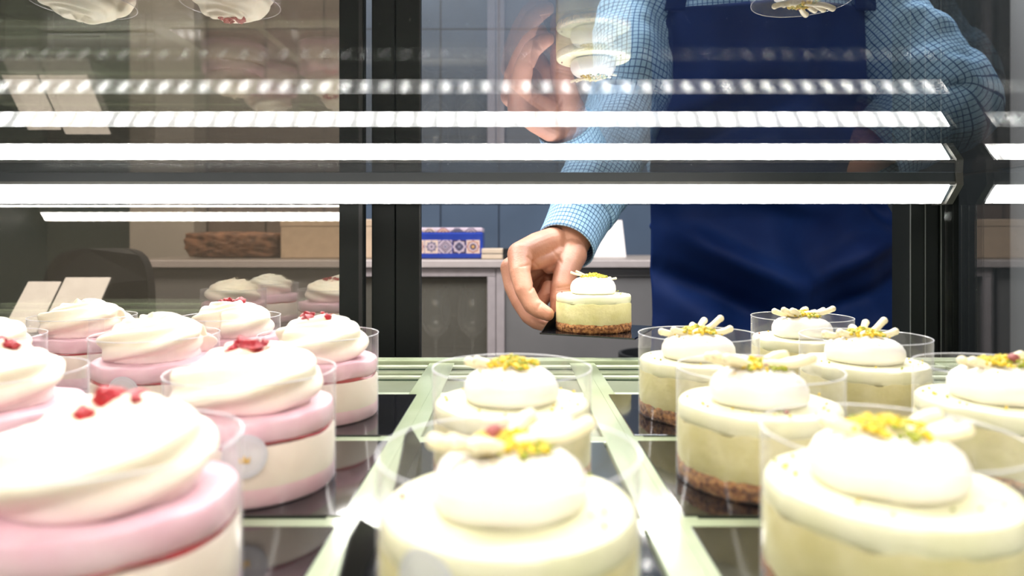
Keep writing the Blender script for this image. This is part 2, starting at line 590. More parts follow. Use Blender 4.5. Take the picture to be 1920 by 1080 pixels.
# rear sliding doors
dl = bxo('sliding_door', (-0.187, -0.1605, 0.738, 0.752, ZS - 0.03, 1.46), M['frame'], case, bev=0.001)
dl['label'] = 'closed black edged sliding door'
bxo('door_pane', (-0.985, -0.187, 0.743, 0.7475, ZS - 0.03, 1.44), M['doorglass'], dl)
bxo('door_gasket', (-0.1655, -0.1615, 0.7365, 0.738, ZS - 0.03, 1.44), M['frame2'], dl)
dr = bxo('sliding_door', (-0.1555, -0.1300, 0.756, 0.772, ZS - 0.03, 1.46), M['frame'], case, bev=0.001)
bxo('door_stile', (-0.1295, -0.1020, 0.758, 0.772, ZS - 0.03, 1.46), M['frame'], dr, bev=0.001)
bxo('edge_strip', (-0.1030, -0.1012, 0.7565, 0.758, ZS - 0.03, 1.46), M['frame2'], dr)
# post at the open end
bm = bmesh.new()
box(bm, 0.431, 0.446, 0.738, 0.775, ZS - 0.03, H(.0676), bev=0.001)
box(bm, 0.447, 0.463, 0.741, 0.775, ZS - 0.03, H(.0676), bev=0.001)
box(bm, 0.464, 0.4835, 0.738, 0.775, ZS - 0.03, H(.0676), bev=0.001)
p = obj('corner_post', bm, M['frame'], case)
bm = bmesh.new()
for x in (0.4305, 0.4465, 0.4635):
    box(bm, x - 0.0004, x + 0.0004, 0.7372, 0.7382, ZS - 0.03, H(.0676))
obj('edge_strip', bm, M['seal_line'], p)
bxo('side_pane', (0.4660, 0.4700, 0.12, 0.736, ZS + 0.0045, H(.0676)), M['sideglass'], case)
bxo('end_panel', (-1.0, -0.991, 0.03, 0.78, ZS - 0.03, 1.46), M['case'], case)
bxo('top_rail', (-1.0, -0.10, 0.735, 0.775, 1.46, 1.49), M['frame'], case, bev=0.002)


# ================================================================== cakes
BT = ZS + 0.0042      # top of a board resting on the shelf


def solid(prof, seg=72, wob=None):
    bm = bmesh.new()
    lathe(bm, prof, seg, wob)
    return bm


def wobf(seed, amp, zamp=0.0, fr=2.5):
    def f(a, i):
        return (1 + amp * nz(cos(a) * fr + seed, sin(a) * fr, i * 0.9 + seed), zamp * nz(cos(a) * fr, sin(a) * fr + seed, 4.2 + seed))
    return f


def mesh_of(bm, name, mat, smooth=True, auto=50):
    me = bpy.data.meshes.new(name)
    bmesh.ops.recalc_face_normals(bm, faces=bm.faces)
    bm.to_mesh(me)
    bm.free()
    for m in (mat if isinstance(mat, list) else [mat]):
        me.materials.append(m)
    if smooth:
        for p_ in me.polygons:
            p_.use_smooth = True
        if auto:
            me.set_sharp_from_angle(angle=radians(auto))
    return me


def collar_mesh():
    R, h, t = 0.0405, 0.0555, 0.0004
    bm = bmesh.new()
    seg = 96
    for r in (R, ):
        a = [bm.verts.new((r * cos(2 * pi * k / seg), r * sin(2 * pi * k / seg), 0.0004)) for k in range(seg)]
        b = [bm.verts.new((r * cos(2 * pi * k / seg), r * sin(2 * pi * k / seg), h)) for k in range(seg)]
        for k in range(seg):
            k2 = (k + 1) % seg
            bm.faces.new((a[k], a[k2], b[k2], b[k]))
    # overlap flap
    a0 = radians(20)
    pts = [(R + 0.0006, a0 + radians(2.0 * i)) for i in range(9)]
    va = [bm.verts.new((r * cos(a), r * sin(a), 0.0006)) for r, a in pts]
    vb = [bm.verts.new((r * cos(a), r * sin(a), h + 0.0004)) for r, a in pts]
    for i in range(8):
        bm.faces.new((va[i], va[i + 1], vb[i + 1], vb[i]))
    return mesh_of(bm, 'collar', M['acetate'], True, None)


M['rim'] = clear('acetate_rim', (0.9, 0.9, 0.95, 1), 0.2, haze=0.42, hazecol=(0.95, 0.95, 1, 1), rough=0.1)  # milky haze painted in for the highlight along the rim


def rim_mesh():
    bm = bmesh.new()
    seg = 96
    R, h = 0.0405, 0.0555
    c = [Vector((R * cos(2 * pi * k / seg), R * sin(2 * pi * k / seg), h)) for k in range(seg + 1)]
    tube(bm, c, [0.00028] * (seg + 1), 6, cap=False)
    return mesh_of(bm, 'rim', M['rim'], True, None)


COLLAR, RIM = collar_mesh(), rim_mesh()


def sticker_mesh():
    R = 0.0412
    bm = bmesh.new()
    rr = 0.0098
    zc = 0.0
    def P(r, t, off=0.0):
        x = r * cos(t) / R
        return Vector(((R + off) * sin(x), -(R + off) * cos(x), zc + r * sin(t)))
    seg = 36
    cen = bm.verts.new(P(0, 0))
    prev = None
    for r in (rr * 0.33, rr * 0.66, rr):
        ring = [bm.verts.new(P(r, 2 * pi * k / seg)) for k in range(seg)]
        for k in range(seg):
            k2 = (k + 1) % seg
            if prev is None:
                bm.faces.new((cen, ring[k], ring[k2]))
            else:
                bm.faces.new((prev[k], prev[k2], ring[k2], ring[k]))
        prev = ring
    # printed rings
    for r0, r1 in ((rr * 0.93, rr * 0.985), (rr * 0.78, rr * 0.815)):
        a = [bm.verts.new(P(r0, 2 * pi * k / seg, 0.0002)) for k in range(seg)]
        b = [bm.verts.new(P(r1, 2 * pi * k / seg, 0.0002)) for k in range(seg)]
        for k in range(seg):
            k2 = (k + 1) % seg
            bm.faces.new((a[k], a[k2], b[k2], b[k])).material_index = 1
    # small golden crown-like emblem
    pts = [(-0.0022, -0.0030), (0.0022, -0.0030), (0.0026, 0.0), (0.0011, -0.0013), (0.0, 0.0008), (-0.0011, -0.0013), (-0.0026, 0.0)]
    vs = [bm.verts.new(P(sqrt(x * x + z * z), math.atan2(z, x), 0.0003)) for x, z in pts]
    bm.faces.new(vs).material_index = 2
    return mesh_of(bm, 'seal', [M['sticker'], M['seal_ring'], M['gold']], True, None)


STICKER = sticker_mesh()


def swirl_mesh(seed, open_top=False):
    rnd = random.Random(seed)
    bm = bmesh.new()
    n = 150
    turns = 2.55
    ph0 = rnd.random() * 2 * pi
    pts, rad = [], []
    for i in range(n + 1):
        t = i / n
        a = ph0 + t * turns * 2 * pi
        r = 0.0190 * (1 - t) ** 0.80 + 0.0042
        z = 0.0070 + 0.0175 * t ** 0.95
        pts.append(Vector((r * cos(a), r * sin(a), z)))
        rad.append(0.0128 * (1 - t) + 0.0060 * t if t < 0.93 else 0.0062 * (1 - (t - 0.93) / 0.07 * 0.6))
    # star section, twisted along the rope
    seg = 36
    rings = []
    prevn = None
    for i, p in enumerate(pts):
        t = (pts[min(i + 1, n)] - pts[max(i - 1, 0)]).normalized()
        if prevn is None:
            prevn = t.cross(Vector((0, 0, 1))).normalized()
        nrm = (prevn - t * prevn.dot(t)).normalized()
        prevn = nrm
        bn = t.cross(nrm)
        tw = i / n * 7.5
        ring = []
        for k in range(seg):
            a = 2 * pi * k / seg
            f = 1 + 0.17 * cos(5 * (a + tw))
            q = p + (nrm * cos(a) + bn * sin(a)) * rad[i] * f
            q.z = max(q.z, 0.0)
            ring.append(bm.verts.new(q))
        rings.append(ring)
    for a, b in zip(rings[:-1], rings[1:]):
        for k in range(seg):
            bm.faces.new((a[k], a[(k + 1) % seg], b[(k + 1) % seg], b[k]))
    bm.faces.new(rings[0][::-1])
    bm.faces.new(rings[-1])
    lathe(bm, [(0, 0.0), (0.026, 0.0), (0.024, 0.008), (0.012, 0.018), (0, 0.0215)], 32)
    if not open_top:
        e_ = pts[-1]
        chain(bm, [(e_, 0.0040), (e_ + Vector((-e_.y, e_.x, 0)) * 0.6 + Vector((0, 0, 0.0035)), 0.0030), (e_ + Vector((-e_.y, e_.x, 0)) * 1.0 + Vector((0, 0, 0.0065)), 0.0012)])
    me = remesh(bm, 0.00085, 5, 0.5)
    for v in me.vertices:
        c = v.co
        s = 1 + 0.05 * nz(c.x * 60 + seed, c.y * 60, c.z * 60)
        v.co = Vector((c.x * s, c.y * s, max(-0.001, c.z * (1 + 0.05 * nz(c.x * 50, c.y * 50 + seed, 3)))))
    me.materials.clear()
    me.materials.append(M['cream'])
    return me


def berry_bits(seed, n, big):
    rnd = random.Random(seed)
    bm = bmesh.new()
    for i in range(n):
        a, r = rnd.random() * 2 * pi, 0.0115 * sqrt(rnd.random())
        s = rnd.uniform(0.0010, 0.0022) if i >= big else rnd.uniform(0.0032, 0.0046)
        z = 0.0306 - 0.20 * r - (0 if r < 0.006 else (r - 0.006) * 0.35)
        res = ball(bm, (r * cos(a), r * sin(a), z), s, 2, (rnd.uniform(0.8, 1.5), rnd.uniform(0.7, 1.2), rnd.uniform(0.6, 0.9)))
        for v in res['verts']:
            d = v.co - Vector((r * cos(a), r * sin(a), z))
            v.co += d * 0.75 * nz(v.co.x * 900, v.co.y * 900, v.co.z * 900 + i)
    return mesh_of(bm, 'raspberry_pieces', M['berry'], True, 40)


def nut_bits(seed, n):
    rnd = random.Random(seed)
    bm = bmesh.new()
    for i in range(n):
        u = rnd.random()
        if u < 0.80:      # heap on the dollop
            a, r = rnd.random() * 2 * pi, 0.0135 * rnd.random() ** 0.8
            z = 0.0190 - 9.0 * r * r + rnd.uniform(0, 0.0022) * (1 - r / 0.0135)
            s = rnd.uniform(0.0009, 0.0019)
        elif u < 0.92:
            a, r = rnd.random() * 2 * pi, rnd.uniform(0.015, 0.0215)
            z = 0.0168 - max(0, r - 0.015) * 1.0
            s = rnd.uniform(0.0005, 0.0010)
        else:
            a, r = rnd.random() * 2 * pi, rnd.uniform(0.027, 0.036)
            z = 0.0006
            s = rnd.uniform(0.0005, 0.0011)
        c = Vector((r * cos(a), r * sin(a), z))
        n0 = len(bm.faces)
        rot = Matrix.Rotation(rnd.random() * 6, 4, Vector((rnd.random() - .5, rnd.random() - .5, rnd.random() + .1)).normalized())
        m = Matrix.Translation(c) @ rot @ Matrix.Diagonal((s * rnd.uniform(0.9, 1.5), s * rnd.uniform(0.7, 1.1), s * rnd.uniform(0.6, 1.0), 1))
        res = bmesh.ops.create_icosphere(bm, subdivisions=1, radius=1.0, matrix=m)
        mi = rnd.choices([0, 1, 2], [0.62, 0.32, 0.06])[0]
        for f in {f for v in res['verts'] for f in v.link_faces}:
            f.material_index = mi
    return mesh_of(bm, 'chopped_pistachio', [M['nut_y'], M['nut_g'], M['nut_r']], True, 30)


def choc_mesh(seed, ang, tilt, fan, rk=1.0):
    """a piped white chocolate spray: one stem dividing into round-ended fingers"""
    rnd = random.Random(seed)
    bm = bmesh.new()
    for k in range(fan):
        a = ang + (k - (fan - 1) / 2) * 0.30 + rnd.uniform(-0.05, 0.05)
        L = rnd.uniform(0.026, 0.034)
        e = tilt + rnd.uniform(-0.12, 0.15)
        d = Vector((cos(a) * cos(e), sin(a) * cos(e), sin(e)))
        o = Vector((-cos(ang) * 0.008, -sin(ang) * 0.008, 0.0165))
        n = 8
        pts = [o + d * (L * i / n) + Vector((0, 0, 0.0012 * sin(i * 0.8 + k))) for i in range(n + 1)]
        rr = [rk * (0.0018 + 0.0006 * (i / n)) for i in range(n + 1)]
        tube(bm, pts, rr, 10)
        ball(bm, pts[-1], rr[-1] * 1.08, 2)
        ball(bm, pts[0], rr[0], 2)
    return mesh_of(bm, 'chocolate_spray', M['choc'], True, 60)


def dollop_mesh(seed):
    prof = [(0, 0), (0.018, 0.0), (0.0228, 0.0012), (0.0243, 0.0045), (0.0240, 0.0085), (0.0222, 0.0122), (0.0185, 0.0150), (0.0125, 0.0168), (0.006, 0.0178), (0, 0.0182)]
    bm = bmesh.new()
    lathe(bm, prof, 64, lambda a, i: (1 + 0.05 * nz(cos(a) * 1.4 + seed, sin(a) * 1.4, i * 0.12 + seed), 0.0006 * nz(cos(a) * 2, sin(a) * 2, seed + i * 0.2)))
    return mesh_of(bm, 'cream_dollop', M['dollop'], True, None)


R0 = 0.0398
PINK_PARTS = [
    ('pink_base', mesh_of(solid([(0, 0), (R0 - .001, 0), (R0, .0012), (R0, .0088), (0, .0088)], 96, wobf(1, .003, 0)), 'pink_base', M['pinkbase']), 0),
    ('white_mousse', mesh_of(solid([(0, .0088), (R0, .0088), (R0, .0262), (R0 - .0008, .0272), (0, .0272)], 96, wobf(2, .003, 0)), 'white_mousse', M['white_mousse']), 0),
    ('raspberry_jelly', mesh_of(solid([(0, .0270), (R0 - .0012, .0270), (R0 - .0006, .0280), (R0 - .0014, .0296), (0, .0296)], 96, wobf(5, .020, .0022, 2.2)), 'raspberry_jelly', M['jelly']), 0),
    ('pink_mousse', mesh_of(solid([(0, .0290), (R0 - .0014, .0290), (R0 - .0006, .0298), (R0 - .0003, .0340), (R0 - .0004, .0380), (R0 - .0013, .0392), (R0 - .006, .0398), (0, .0400)], 96, wobf(7, .012, .0016, 2.0)), 'pink_mousse', M['pink']), 0),
]


def gprof(r):
    return [
        ('biscuit_base', mesh_of(solid([(0, 0), (r - .0012, 0), (r - .0002, .0015), (r, .0050), (r - .0002, .0088), (r - .001, .0100), (0, .0100)], 120, wobf(11, .035, .0016, 11)), 'biscuit_base', M['biscuit'], True, None)),
        ('pistachio_mousse', mesh_of(solid([(0, .0085), (r - .0004, .0085), (r, .0104), (r, .0290), (r - .0006, .0302), (0, .0302)], 96, wobf(12, .006, .0022, 4)), 'pistachio_mousse', M['green_mousse'])),
        ('mousse_top', mesh_of(solid([(0, .0295), (r - .0018, .0295), (r - .0006, .0303), (r - .0002, .0330), (r - .0004, .0368), (r - .0016, .0384), (r - .006, .0388), (0, .0388)], 96, wobf(14, .012, .0007, 2.2)), 'mousse_top', M['green_top'])),
    ]


GREEN_PARTS = gprof(R0)
SWIRLS = [swirl_mesh(s, s % 2 == 1) for s in (1, 2, 3, 4)]
NUTS = [nut_bits(s, 150) for s in (1, 2, 3, 4)]
DOLL = [dollop_mesh(s) for s in (1.3, 4.1, 8.7)]
CHOC_R = [choc_mesh(s, a, t, n) for s, a, t, n in ((1, 0.15, 0.13, 4), (2, 0.35, 0.17, 4), (3, 0.0, 0.12, 3))]
CHOC_L = [choc_mesh(s, a, t, n) for s, a, t, n in ((4, 2.9, 0.10, 2), (5, 3.3, 0.06, 3), (6, 2.7, 0.02, 2))]
CHOC_HELD = [choc_mesh(20, 0.0, -0.13, 2, 0.52), choc_mesh(21, pi, 0.10, 2, 0.52)]


def inst(name, me, parent, loc=(0, 0, 0), rz=0.0, sc=None):
    o = bpy.data.objects.new(name, me)
    COL.objects.link(o)
    o.parent = parent
    o.location = loc
    o.rotation_euler = (0, 0, rz)
    if sc:
        o.scale = sc
    return o


def add_collar(root, seal_ang, rz, seal_z=0.0245):
    c = inst('acetate_collar', COLLAR, root)
    c['label'] = 'clear plastic band around the cake'
    inst('collar_rim', RIM, c)
    if seal_ang is not None:
        s = inst('round_seal', STICKER, c, (0, 0, seal_z), seal_ang - rz)
        s['label'] = 'round white seal with small gold mark'


def pink_cake(x, d, label, rz, swirl, bits=None, seal=None, seal_z=0.0245, ss=1.0):
    r = thing('raspberry_cream_cake', label, 'cake', (x, d, BT), 'pink raspberry cream cakes', rz)
    for n, me, _ in PINK_PARTS:
        inst(n, me, r)
    inst('cream_swirl', SWIRLS[swirl], r, (0, 0, 0.0396), 0.0, (ss, ss, 1.0))
    if bits:
        inst('raspberry_pieces', berry_bits(*bits), r, (0, 0, 0.0396))
    add_collar(r, seal, rz, seal_z)
    return r


def green_cake(x, d, label, rz, var, seal=None, seal_z=0.0245, collar=True, z=BT, sprays=(1, 1)):
    r = thing('pistachio_cheesecake', label, 'cake', (x, d, z), 'pistachio cheesecakes', rz)
    for n, me in GREEN_PARTS:
        inst(n, me, r)
    inst('cream_dollop', DOLL[var % 3], r, (0, 0, 0.0384), 0.0, (1, 1, 1.0 if collar else 1.10))
    if collar:
        if sprays[0]:
            inst('chocolate_spray', CHOC_R[var % 3], r, (0, 0, 0.0388))
        if sprays[1]:
            inst('chocolate_spray', CHOC_L[(var + 1) % 3], r, (0, 0, 0.0388))
    else:
        inst('chocolate_spray', CHOC_HELD[0], r, (0, 0, 0.0400), 0.1 - rz)
        inst('chocolate_spray', CHOC_HELD[1], r, (0, 0, 0.0400), 0.1 - rz)
    nb = inst('chopped_pistachio', NUTS[var % 4], r, (0, 0, 0.0396), 1.7 * var)
    nb['kind'] = 'stuff'
    if collar:
        add_collar(r, seal, rz, seal_z)
    return r


pink_cake(-0.131, 0.222, 'frontmost blurred pink raspberry cake with large red berry chunks on swirl', 0.4, 3, (1, 6, 5), ss=1.06)
pink_cake(-0.130, 0.342, 'raspberry cake behind the frontmost pink one, round white seal and scattered red pieces', 1.4, 0, (7, 14, 4), seal=0.28, ss=1.10)
pink_cake(-0.258, 0.340, 'raspberry cake at photo left edge with one dark red berry lump on top', 2.0, 1, (9, 5, 3))
pink_cake(-0.134, 0.474, 'raspberry cake beside the black door frame, red crumbs heaped on its peak', 2.6, 2, (12, 20, 4))
pink_cake(-0.246, 0.472, 'raspberry cake with plain swirl and round white seal facing the viewer', 0.9, 1, None, seal=0.0, ss=1.08)
pink_cake(-0.241, 0.585, 'raspberry cake in the back row with fine red crumbs on its swirl', 4.0, 0, (16, 22, 1), seal=0.15)
pink_cake(-0.367, 0.585, 'raspberry cake in the back row with plain bare cream swirl', 5.0, 3, None, ss=1.05)
pink_cake(-0.363, 0.462, 'raspberry cake cut by the photo edge, plain swirl, in front of the bare back-row one', 1.1, 2, None)

green_cake(-0.001, 0.2135, 'frontmost middle pistachio cake with a purple nut piece and round seal', 0.6, 0, seal=-0.56, seal_z=0.030)
green_cake(0.000, 0.350, 'pistachio cake directly behind the frontmost middle one, with nothing on the shelf behind it', 0.2, 1, sprays=(0, 1))
green_cake(0.127, 0.231, 'big blurred pistachio cake in the front row beside the middle one, spray of chocolate fingers', 0.1, 2)
green_cake(0.1250, 0.347, 'pistachio cake with brown biscuit base behind the big blurred one', 0.0, 3)
green_cake(0.1290, 0.474, 'pistachio cake nearest the held cake, its brown base showing above a black board', 0.5, 1)
green_cake(0.2450, 0.578, 'small distant pistachio cake in front of the blue apron, furthest back of all', 0.35, 0)
green_cake(0.2380, 0.462, 'pistachio cake with tall upright chocolate finger, beside the corner post', 0.45, 1)
green_cake(0.2530, 0.352, 'pistachio cake cut by the photo edge with a red nut fleck on top', 0.3, 2)

for x_, d_, off in ((-0.001, 0.2135, (-.003, .004)), (0.2530, 0.352, (.002, -.004))):
    for o_ in bpy.data.objects:
        if o_.name.startswith('pistachio_cheesecake') and abs(o_.location.x - x_) < 1e-4 and abs(o_.location.y - d_) < 1e-4:
            bm = bmesh.new()
            ball(bm, (0, 0, 0), 0.0034, 3, (1.15, 0.8, 0.75))
            inst('purple_nut', mesh_of(bm, 'purple_nut', M['nut_r'], True, None), o_, (off[0], off[1], 0.0396 + 0.0205), 0.5)

held = green_cake(0.0885, 0.742, 'unwrapped pistachio cheesecake held out by hand on a black board', 0.0, 4, collar=False, z=HC - 0.0975)
held.scale = (1.02, 1.02, 1.0)


# ------------------------------------------------------------------ boards
def board_mesh(hw, hd, tab):
    bm = bmesh.new()
    box(bm, -hw, hw, -hd, hd, 0.0, 0.0017, bev=0.0003)
    if tab:
        # upright folded flap along one edge, pointed at its middle
        t = 0.0008
        pts = [(-hd * 0.95, 0.0012), (hd * 0.95, 0.0012), (hd * 0.30, tab), (-hd * 0.02, tab * 1.02)]
        a = [bm.verts.new((-hw - z * 0.05, y, z)) for y, z in pts]
        b = [bm.verts.new((-hw + t - z * 0.05, y, z)) for y, z in pts]
        bm.faces.new(a).material_index = 1
        bm.faces.new(b[::-1]).material_index = 1
        for i in range(4):
            bm.faces.new((a[i], a[(i + 1) % 4], b[(i + 1) % 4], b[i])).material_index = 2
    return mesh_of(bm, 'cake_board', [M['board'], M['flap'], M['flap']], False)


BM0, BM1 = board_mesh(0.0535, 0.0555, 0), board_mesh(0.0545, 0.0535, 0.021)


def board(x, d, label, me=BM0, z=BT - 0.0018, rz=0.0):
    o = bpy.data.objects.new('cake_board', me)
    COL.objects.link(o)
    o.location = (x, d, z)
    o.rotation_euler = (0, 0, rz)
    return tag(o, label, 'cake board', 'black cake boards')


rows = (0.2325, 0.355, 0.478, 0.5985)
board(-0.1280, rows[0], 'black glossy board under the frontmost blurred pink cake')
board(-0.1280, rows[1], 'black glossy board under the pink cake with scattered red pieces')
board(-0.1280, rows[2], 'black glossy board under the pink cake beside the door frame')
board(-0.2480, rows[1], 'black glossy board under the pink cake at photo left edge')
board(-0.2480, rows[2], 'black glossy board under the plain pink cake with round seal')
board(-0.2480, rows[3] - .002, 'black glossy board under the back-row pink cake with fine crumbs')
board(-0.3670, rows[3] - .002, 'black glossy board under the bare back-row pink cake')
board(-0.3670, rows[2], 'black glossy board under the pink cake cut by photo edge')
board(0.0, rows[0], 'black board with upright pointed flap under the frontmost middle cake', BM1)
board(0.0, rows[1] - .001, 'black board with upright pointed flap under the second middle cake', BM1)
board(0.1290, rows[0], 'black glossy board under the big blurred front-row pistachio cake')
board(0.1290, rows[1], 'black glossy board under the biscuit-based cake behind the big blurred one')
board(0.1290, rows[2], 'black glossy board under the pistachio cake closest to the held cake')
board(0.2480, rows[3] - .004, 'black glossy board under the furthest pistachio cake')
board(0.2480, rows[2], 'black glossy board under the pistachio cake beside the corner post')
board(0.2480, rows[1], 'black glossy board under the pistachio cake cut by the photo edge')
hbm = board_mesh(0.0505, 0.052, 0.0185)
board(0.0960, 0.742, 'black glossy board with folded flap pinched in the hand', hbm, HC - 0.0993, -0.416)

# ================================================================== the counter behind
YC = 2.0
zt = HC - (488 - 449) * YC / F
ctr = thing('back_counter', 'long grey and white counter with glass doored cupboard against the tiled wall', 'counter', (0.0, 2.25, 0))
X = lambda px, d=YC: (px - CX) * d / F
bm = bmesh.new()
box(bm, X(215), 1.24, YC, 2.598, zt - 0.022, zt, bev=0.002)
wt = obj('worktop', bm, M['worktop'], ctr)
bxo('worktop_surface', (X(215) + .004, 1.236, YC + .004, 2.597, zt + 0.0003, zt + 0.0015), M['worktop2'], wt)
zb = 0.10
bxo('plinth', (X(240), 1.22, YC + 0.06, 2.59, 0, zb), M['case'], ctr)
bxo('cupboard_back', (X(226), 1.23, 2.56, 2.59, zb, zt - 0.022), M['cabinside'], ctr)
bxo('cupboard_bottom', (X(226), 1.23, YC + 0.02, 2.56, zb, zb + 0.02), M['cabinside'], ctr)
bxo('cupboard_shelf', (X(660), X(928), YC + 0.04, 2.56, 0.598, 0.616), M['cabinside'], ctr)
bxo('side_panel', (X(226), X(238), YC + 0.01, 2.56, zb, zt - 0.022), M['cabframe'], ctr)
bxo('grey_panel', (X(238) + .002, X(640), YC + 0.014, YC + 0.032, zb, zt - 0.022), M['cabpanel'], ctr)
# glass door with pale frame
bm = bmesh.new()
gx0, gx1 = X(655), X(929)
box(bm, gx0, gx1, YC + 0.006, YC + 0.026, zt - 0.048, zt - 0.024, bev=0.001)
box(bm, gx1 - 0.024, gx1, YC + 0.006, YC + 0.026, zb, zt - 0.049, bev=0.001)
box(bm, gx0, gx0 + 0.026, YC + 0.006, YC + 0.026, zb, zt - 0.049, bev=0.001)
gd = obj('glass_door', bm, M['cabframe'], ctr)
bxo('door_pane', (gx0 + .026, gx1 - .024, YC + 0.014, YC + 0.018, zb, zt - 0.049), M['cabglass'], gd)
bm = bmesh.new()
box(bm, gx1 + 0.002, X(946), YC + 0.006, YC + 0.03, zb, zt - 0.024, bev=0.001)
obj('door_stile', bm, M['cabframe'], ctr)
bxo('grey_panel', (X(946) + .002, 1.22, YC + 0.012, YC + 0.03, zb, zt - 0.050), M['cabpanel'], ctr)
bxo('upper_rail', (X(946) + .002, 1.22, YC + 0.010, YC + 0.03, zt - 0.048, zt - 0.024), M['cabpanel'], ctr)

# wine glasses in the cupboard
def glass_mesh():
    bm = bmesh.new()
    prof = [(0.0, 0.0), (0.036, 0.001), (0.034, 0.004), (0.006, 0.008), (0.0045, 0.03), (0.0045, 0.085), (0.012, 0.095), (0.034, 0.115),
            (0.046, 0.145), (0.047, 0.17), (0.043, 0.21), (0.038, 0.245), (0.0365, 0.245), (0.0415, 0.21), (0.0455, 0.17), (0.0445, 0.146), (0.032, 0.118), (0.010, 0.099), (0, 0.097)]
    lathe(bm, prof, 40)
    return mesh_of(bm, 'wine_glass', M['wine'], True, 60)


GL = glass_mesh()
for i, (px, d, lab) in enumerate(((817, 2.16, 'clear wine glass in the cupboard closer to the black door frame'),
                                  (886, 2.16, 'clear wine glass in the cupboard closer to the pale door stile'),
                                  (760, 2.2, 'clear wine glass in the cupboard hidden behind the black door frame'),
                                  (852, 2.36, 'clear wine glass standing behind the front two in the cupboard'))):
    o = bpy.data.objects.new('wine_glass', GL)
    COL.objects.link(o)
    o.location = (X(px, d), d, 0.6165)
    tag(o, lab, 'wine glass', 'wine glasses in the cupboard')

# patterned tin box
def pattern(bm, cx, cz, s, y, kind):
    """flat inlay shapes of one little tile in front of plane y"""
    def poly(pts, mi, dy):
        vs = [bm.verts.new((cx + a * s, y - dy, cz + b * s)) for a, b in pts]
        bm.faces.new(vs).material_index = mi
    sq = lambda h: [(-h, -h), (h, -h), (h, h), (-h, h)]
    dia = lambda h: [(0, -h), (h, 0), (0, h), (-h, 0)]
    def star(r0, r1, n=8, o=0.0):
        return [((r0 if i % 2 == 0 else r1) * cos(pi * i / n + o), (r0 if i % 2 == 0 else r1) * sin(pi * i / n + o)) for i in range(2 * n)]
    e = 0.0002
    if kind == 0:
        poly(sq(.48), 1, e); poly(star(.44, .33), 5, 2 * e); poly(star(.38, .27), 0, 3 * e)
        for i in range(8):
            a = pi * i / 4
            poly([(.26 * cos(a) + q[0] * .2, .26 * sin(a) + q[1] * .2) for q in dia(.38)], 2, 4 * e)
        poly(star(.14, .06, 4), 2, 4 * e)
    elif kind == 1:
        poly(sq(.48), 0, e)
        for sx in (-1, 1):
            for sz in (-1, 1):
                poly([(sx * .48, sz * .18), (sx * .18, sz * .48), (sx * .27, sz * .48), (sx * .48, sz * .27)], 2, 2 * e)
        for i, (h, c) in enumerate(((.46, 2), (.38, 0), (.30, 2), (.22, 0), (.13, 5))):
            poly(dia(h), c, (2 + i) * e)
    elif kind == 2:
        poly(sq(.48), 2, e); poly(star(.50, .40), 0, 2 * e); poly(star(.36, .30, 4), 5, 3 * e); poly(dia(.30), 2, 4 * e); poly(star(.14, .10), 5, 5 * e)
    elif kind == 3:
        poly(sq(.48), 1, e); poly(star(.48, .38), 3, 2 * e); poly(star(.40, .31), 1, 3 * e); poly(star(.34, .26), 0, 4 * e); poly(star(.25, .2), 2, 5 * e); poly(sq(.10), 4, 6 * e)


dT = 2.08
tx0, tx1 = X(758, dT), X(905, dT)
ty0 = dT
hpx = lambda p: p * dT / F
tin = thing('patterned_tin', 'blue rectangular tin with bands of ornate ceramic tile pattern on counter', 'tin', ((tx0 + tx1) / 2, ty0 + 0.06, zt + 0.0016))
zb0 = zt + 0.0016
bxo('tin_body', (tx0, tx1, ty0, ty0 + 0.15, zb0, zb0 + hpx(50)), M['tinblue'], tin, bev=0.004)
bxo('tin_lid', (tx0 + .001, tx1 - .001, ty0 + .002, ty0 + 0.148, zb0 + hpx(50.2), zb0 + hpx(58.5)), M['t_lilac'], tin, bev=0.003)
tw = hpx(26.0)
bm = bmesh.new()
cz = zb0 + hpx(10) + tw / 2
for i in range(6):
    cx_ = tx1 - hpx(5) - tw * (i + 0.5)
    pattern(bm, cx_, cz, tw, ty0, (3, 2, 1, 0)[i % 4])
obj('tile_band', bm, [M['t_lilac'], M['t_cream'], M['t_dark'], M['t_red'], M['t_ochre'], M['t_grey']], tin)
bm = bmesh.new()
for i in range(6):
    cx_ = tx1 - hpx(9) - tw * (i + 0.5)
    k_ = (1, 2, 3, 0)[i % 4]
    c1, c2 = ((2, 0), (2, 5), (3, 1), (1, 2))[i % 4]
    z0_, z1_ = zb0 + hpx(50.6), zb0 + hpx(58)
    for j, f_ in enumerate((.48, .36, .24, .12)):
        vs = [bm.verts.new(q) for q in ((cx_ - f_ * tw, ty0 + .0016 - j * .0002, z0_), (cx_ + f_ * tw, ty0 + .0016 - j * .0002, z0_), (cx_ + f_ * tw * .35, ty0 + .0016 - j * .0002, z0_ + (z1_ - z0_) * f_ * 2), (cx_ - f_ * tw * .35, ty0 + .0016 - j * .0002, z0_ + (z1_ - z0_) * f_ * 2))]
        bm.faces.new(vs).material_index = (c1, c2)[j % 2]
obj('lid_band', bm, [M['t_lilac'], M['t_cream'], M['t_dark'], M['t_red'], M['t_ochre'], M['t_grey']], tin)

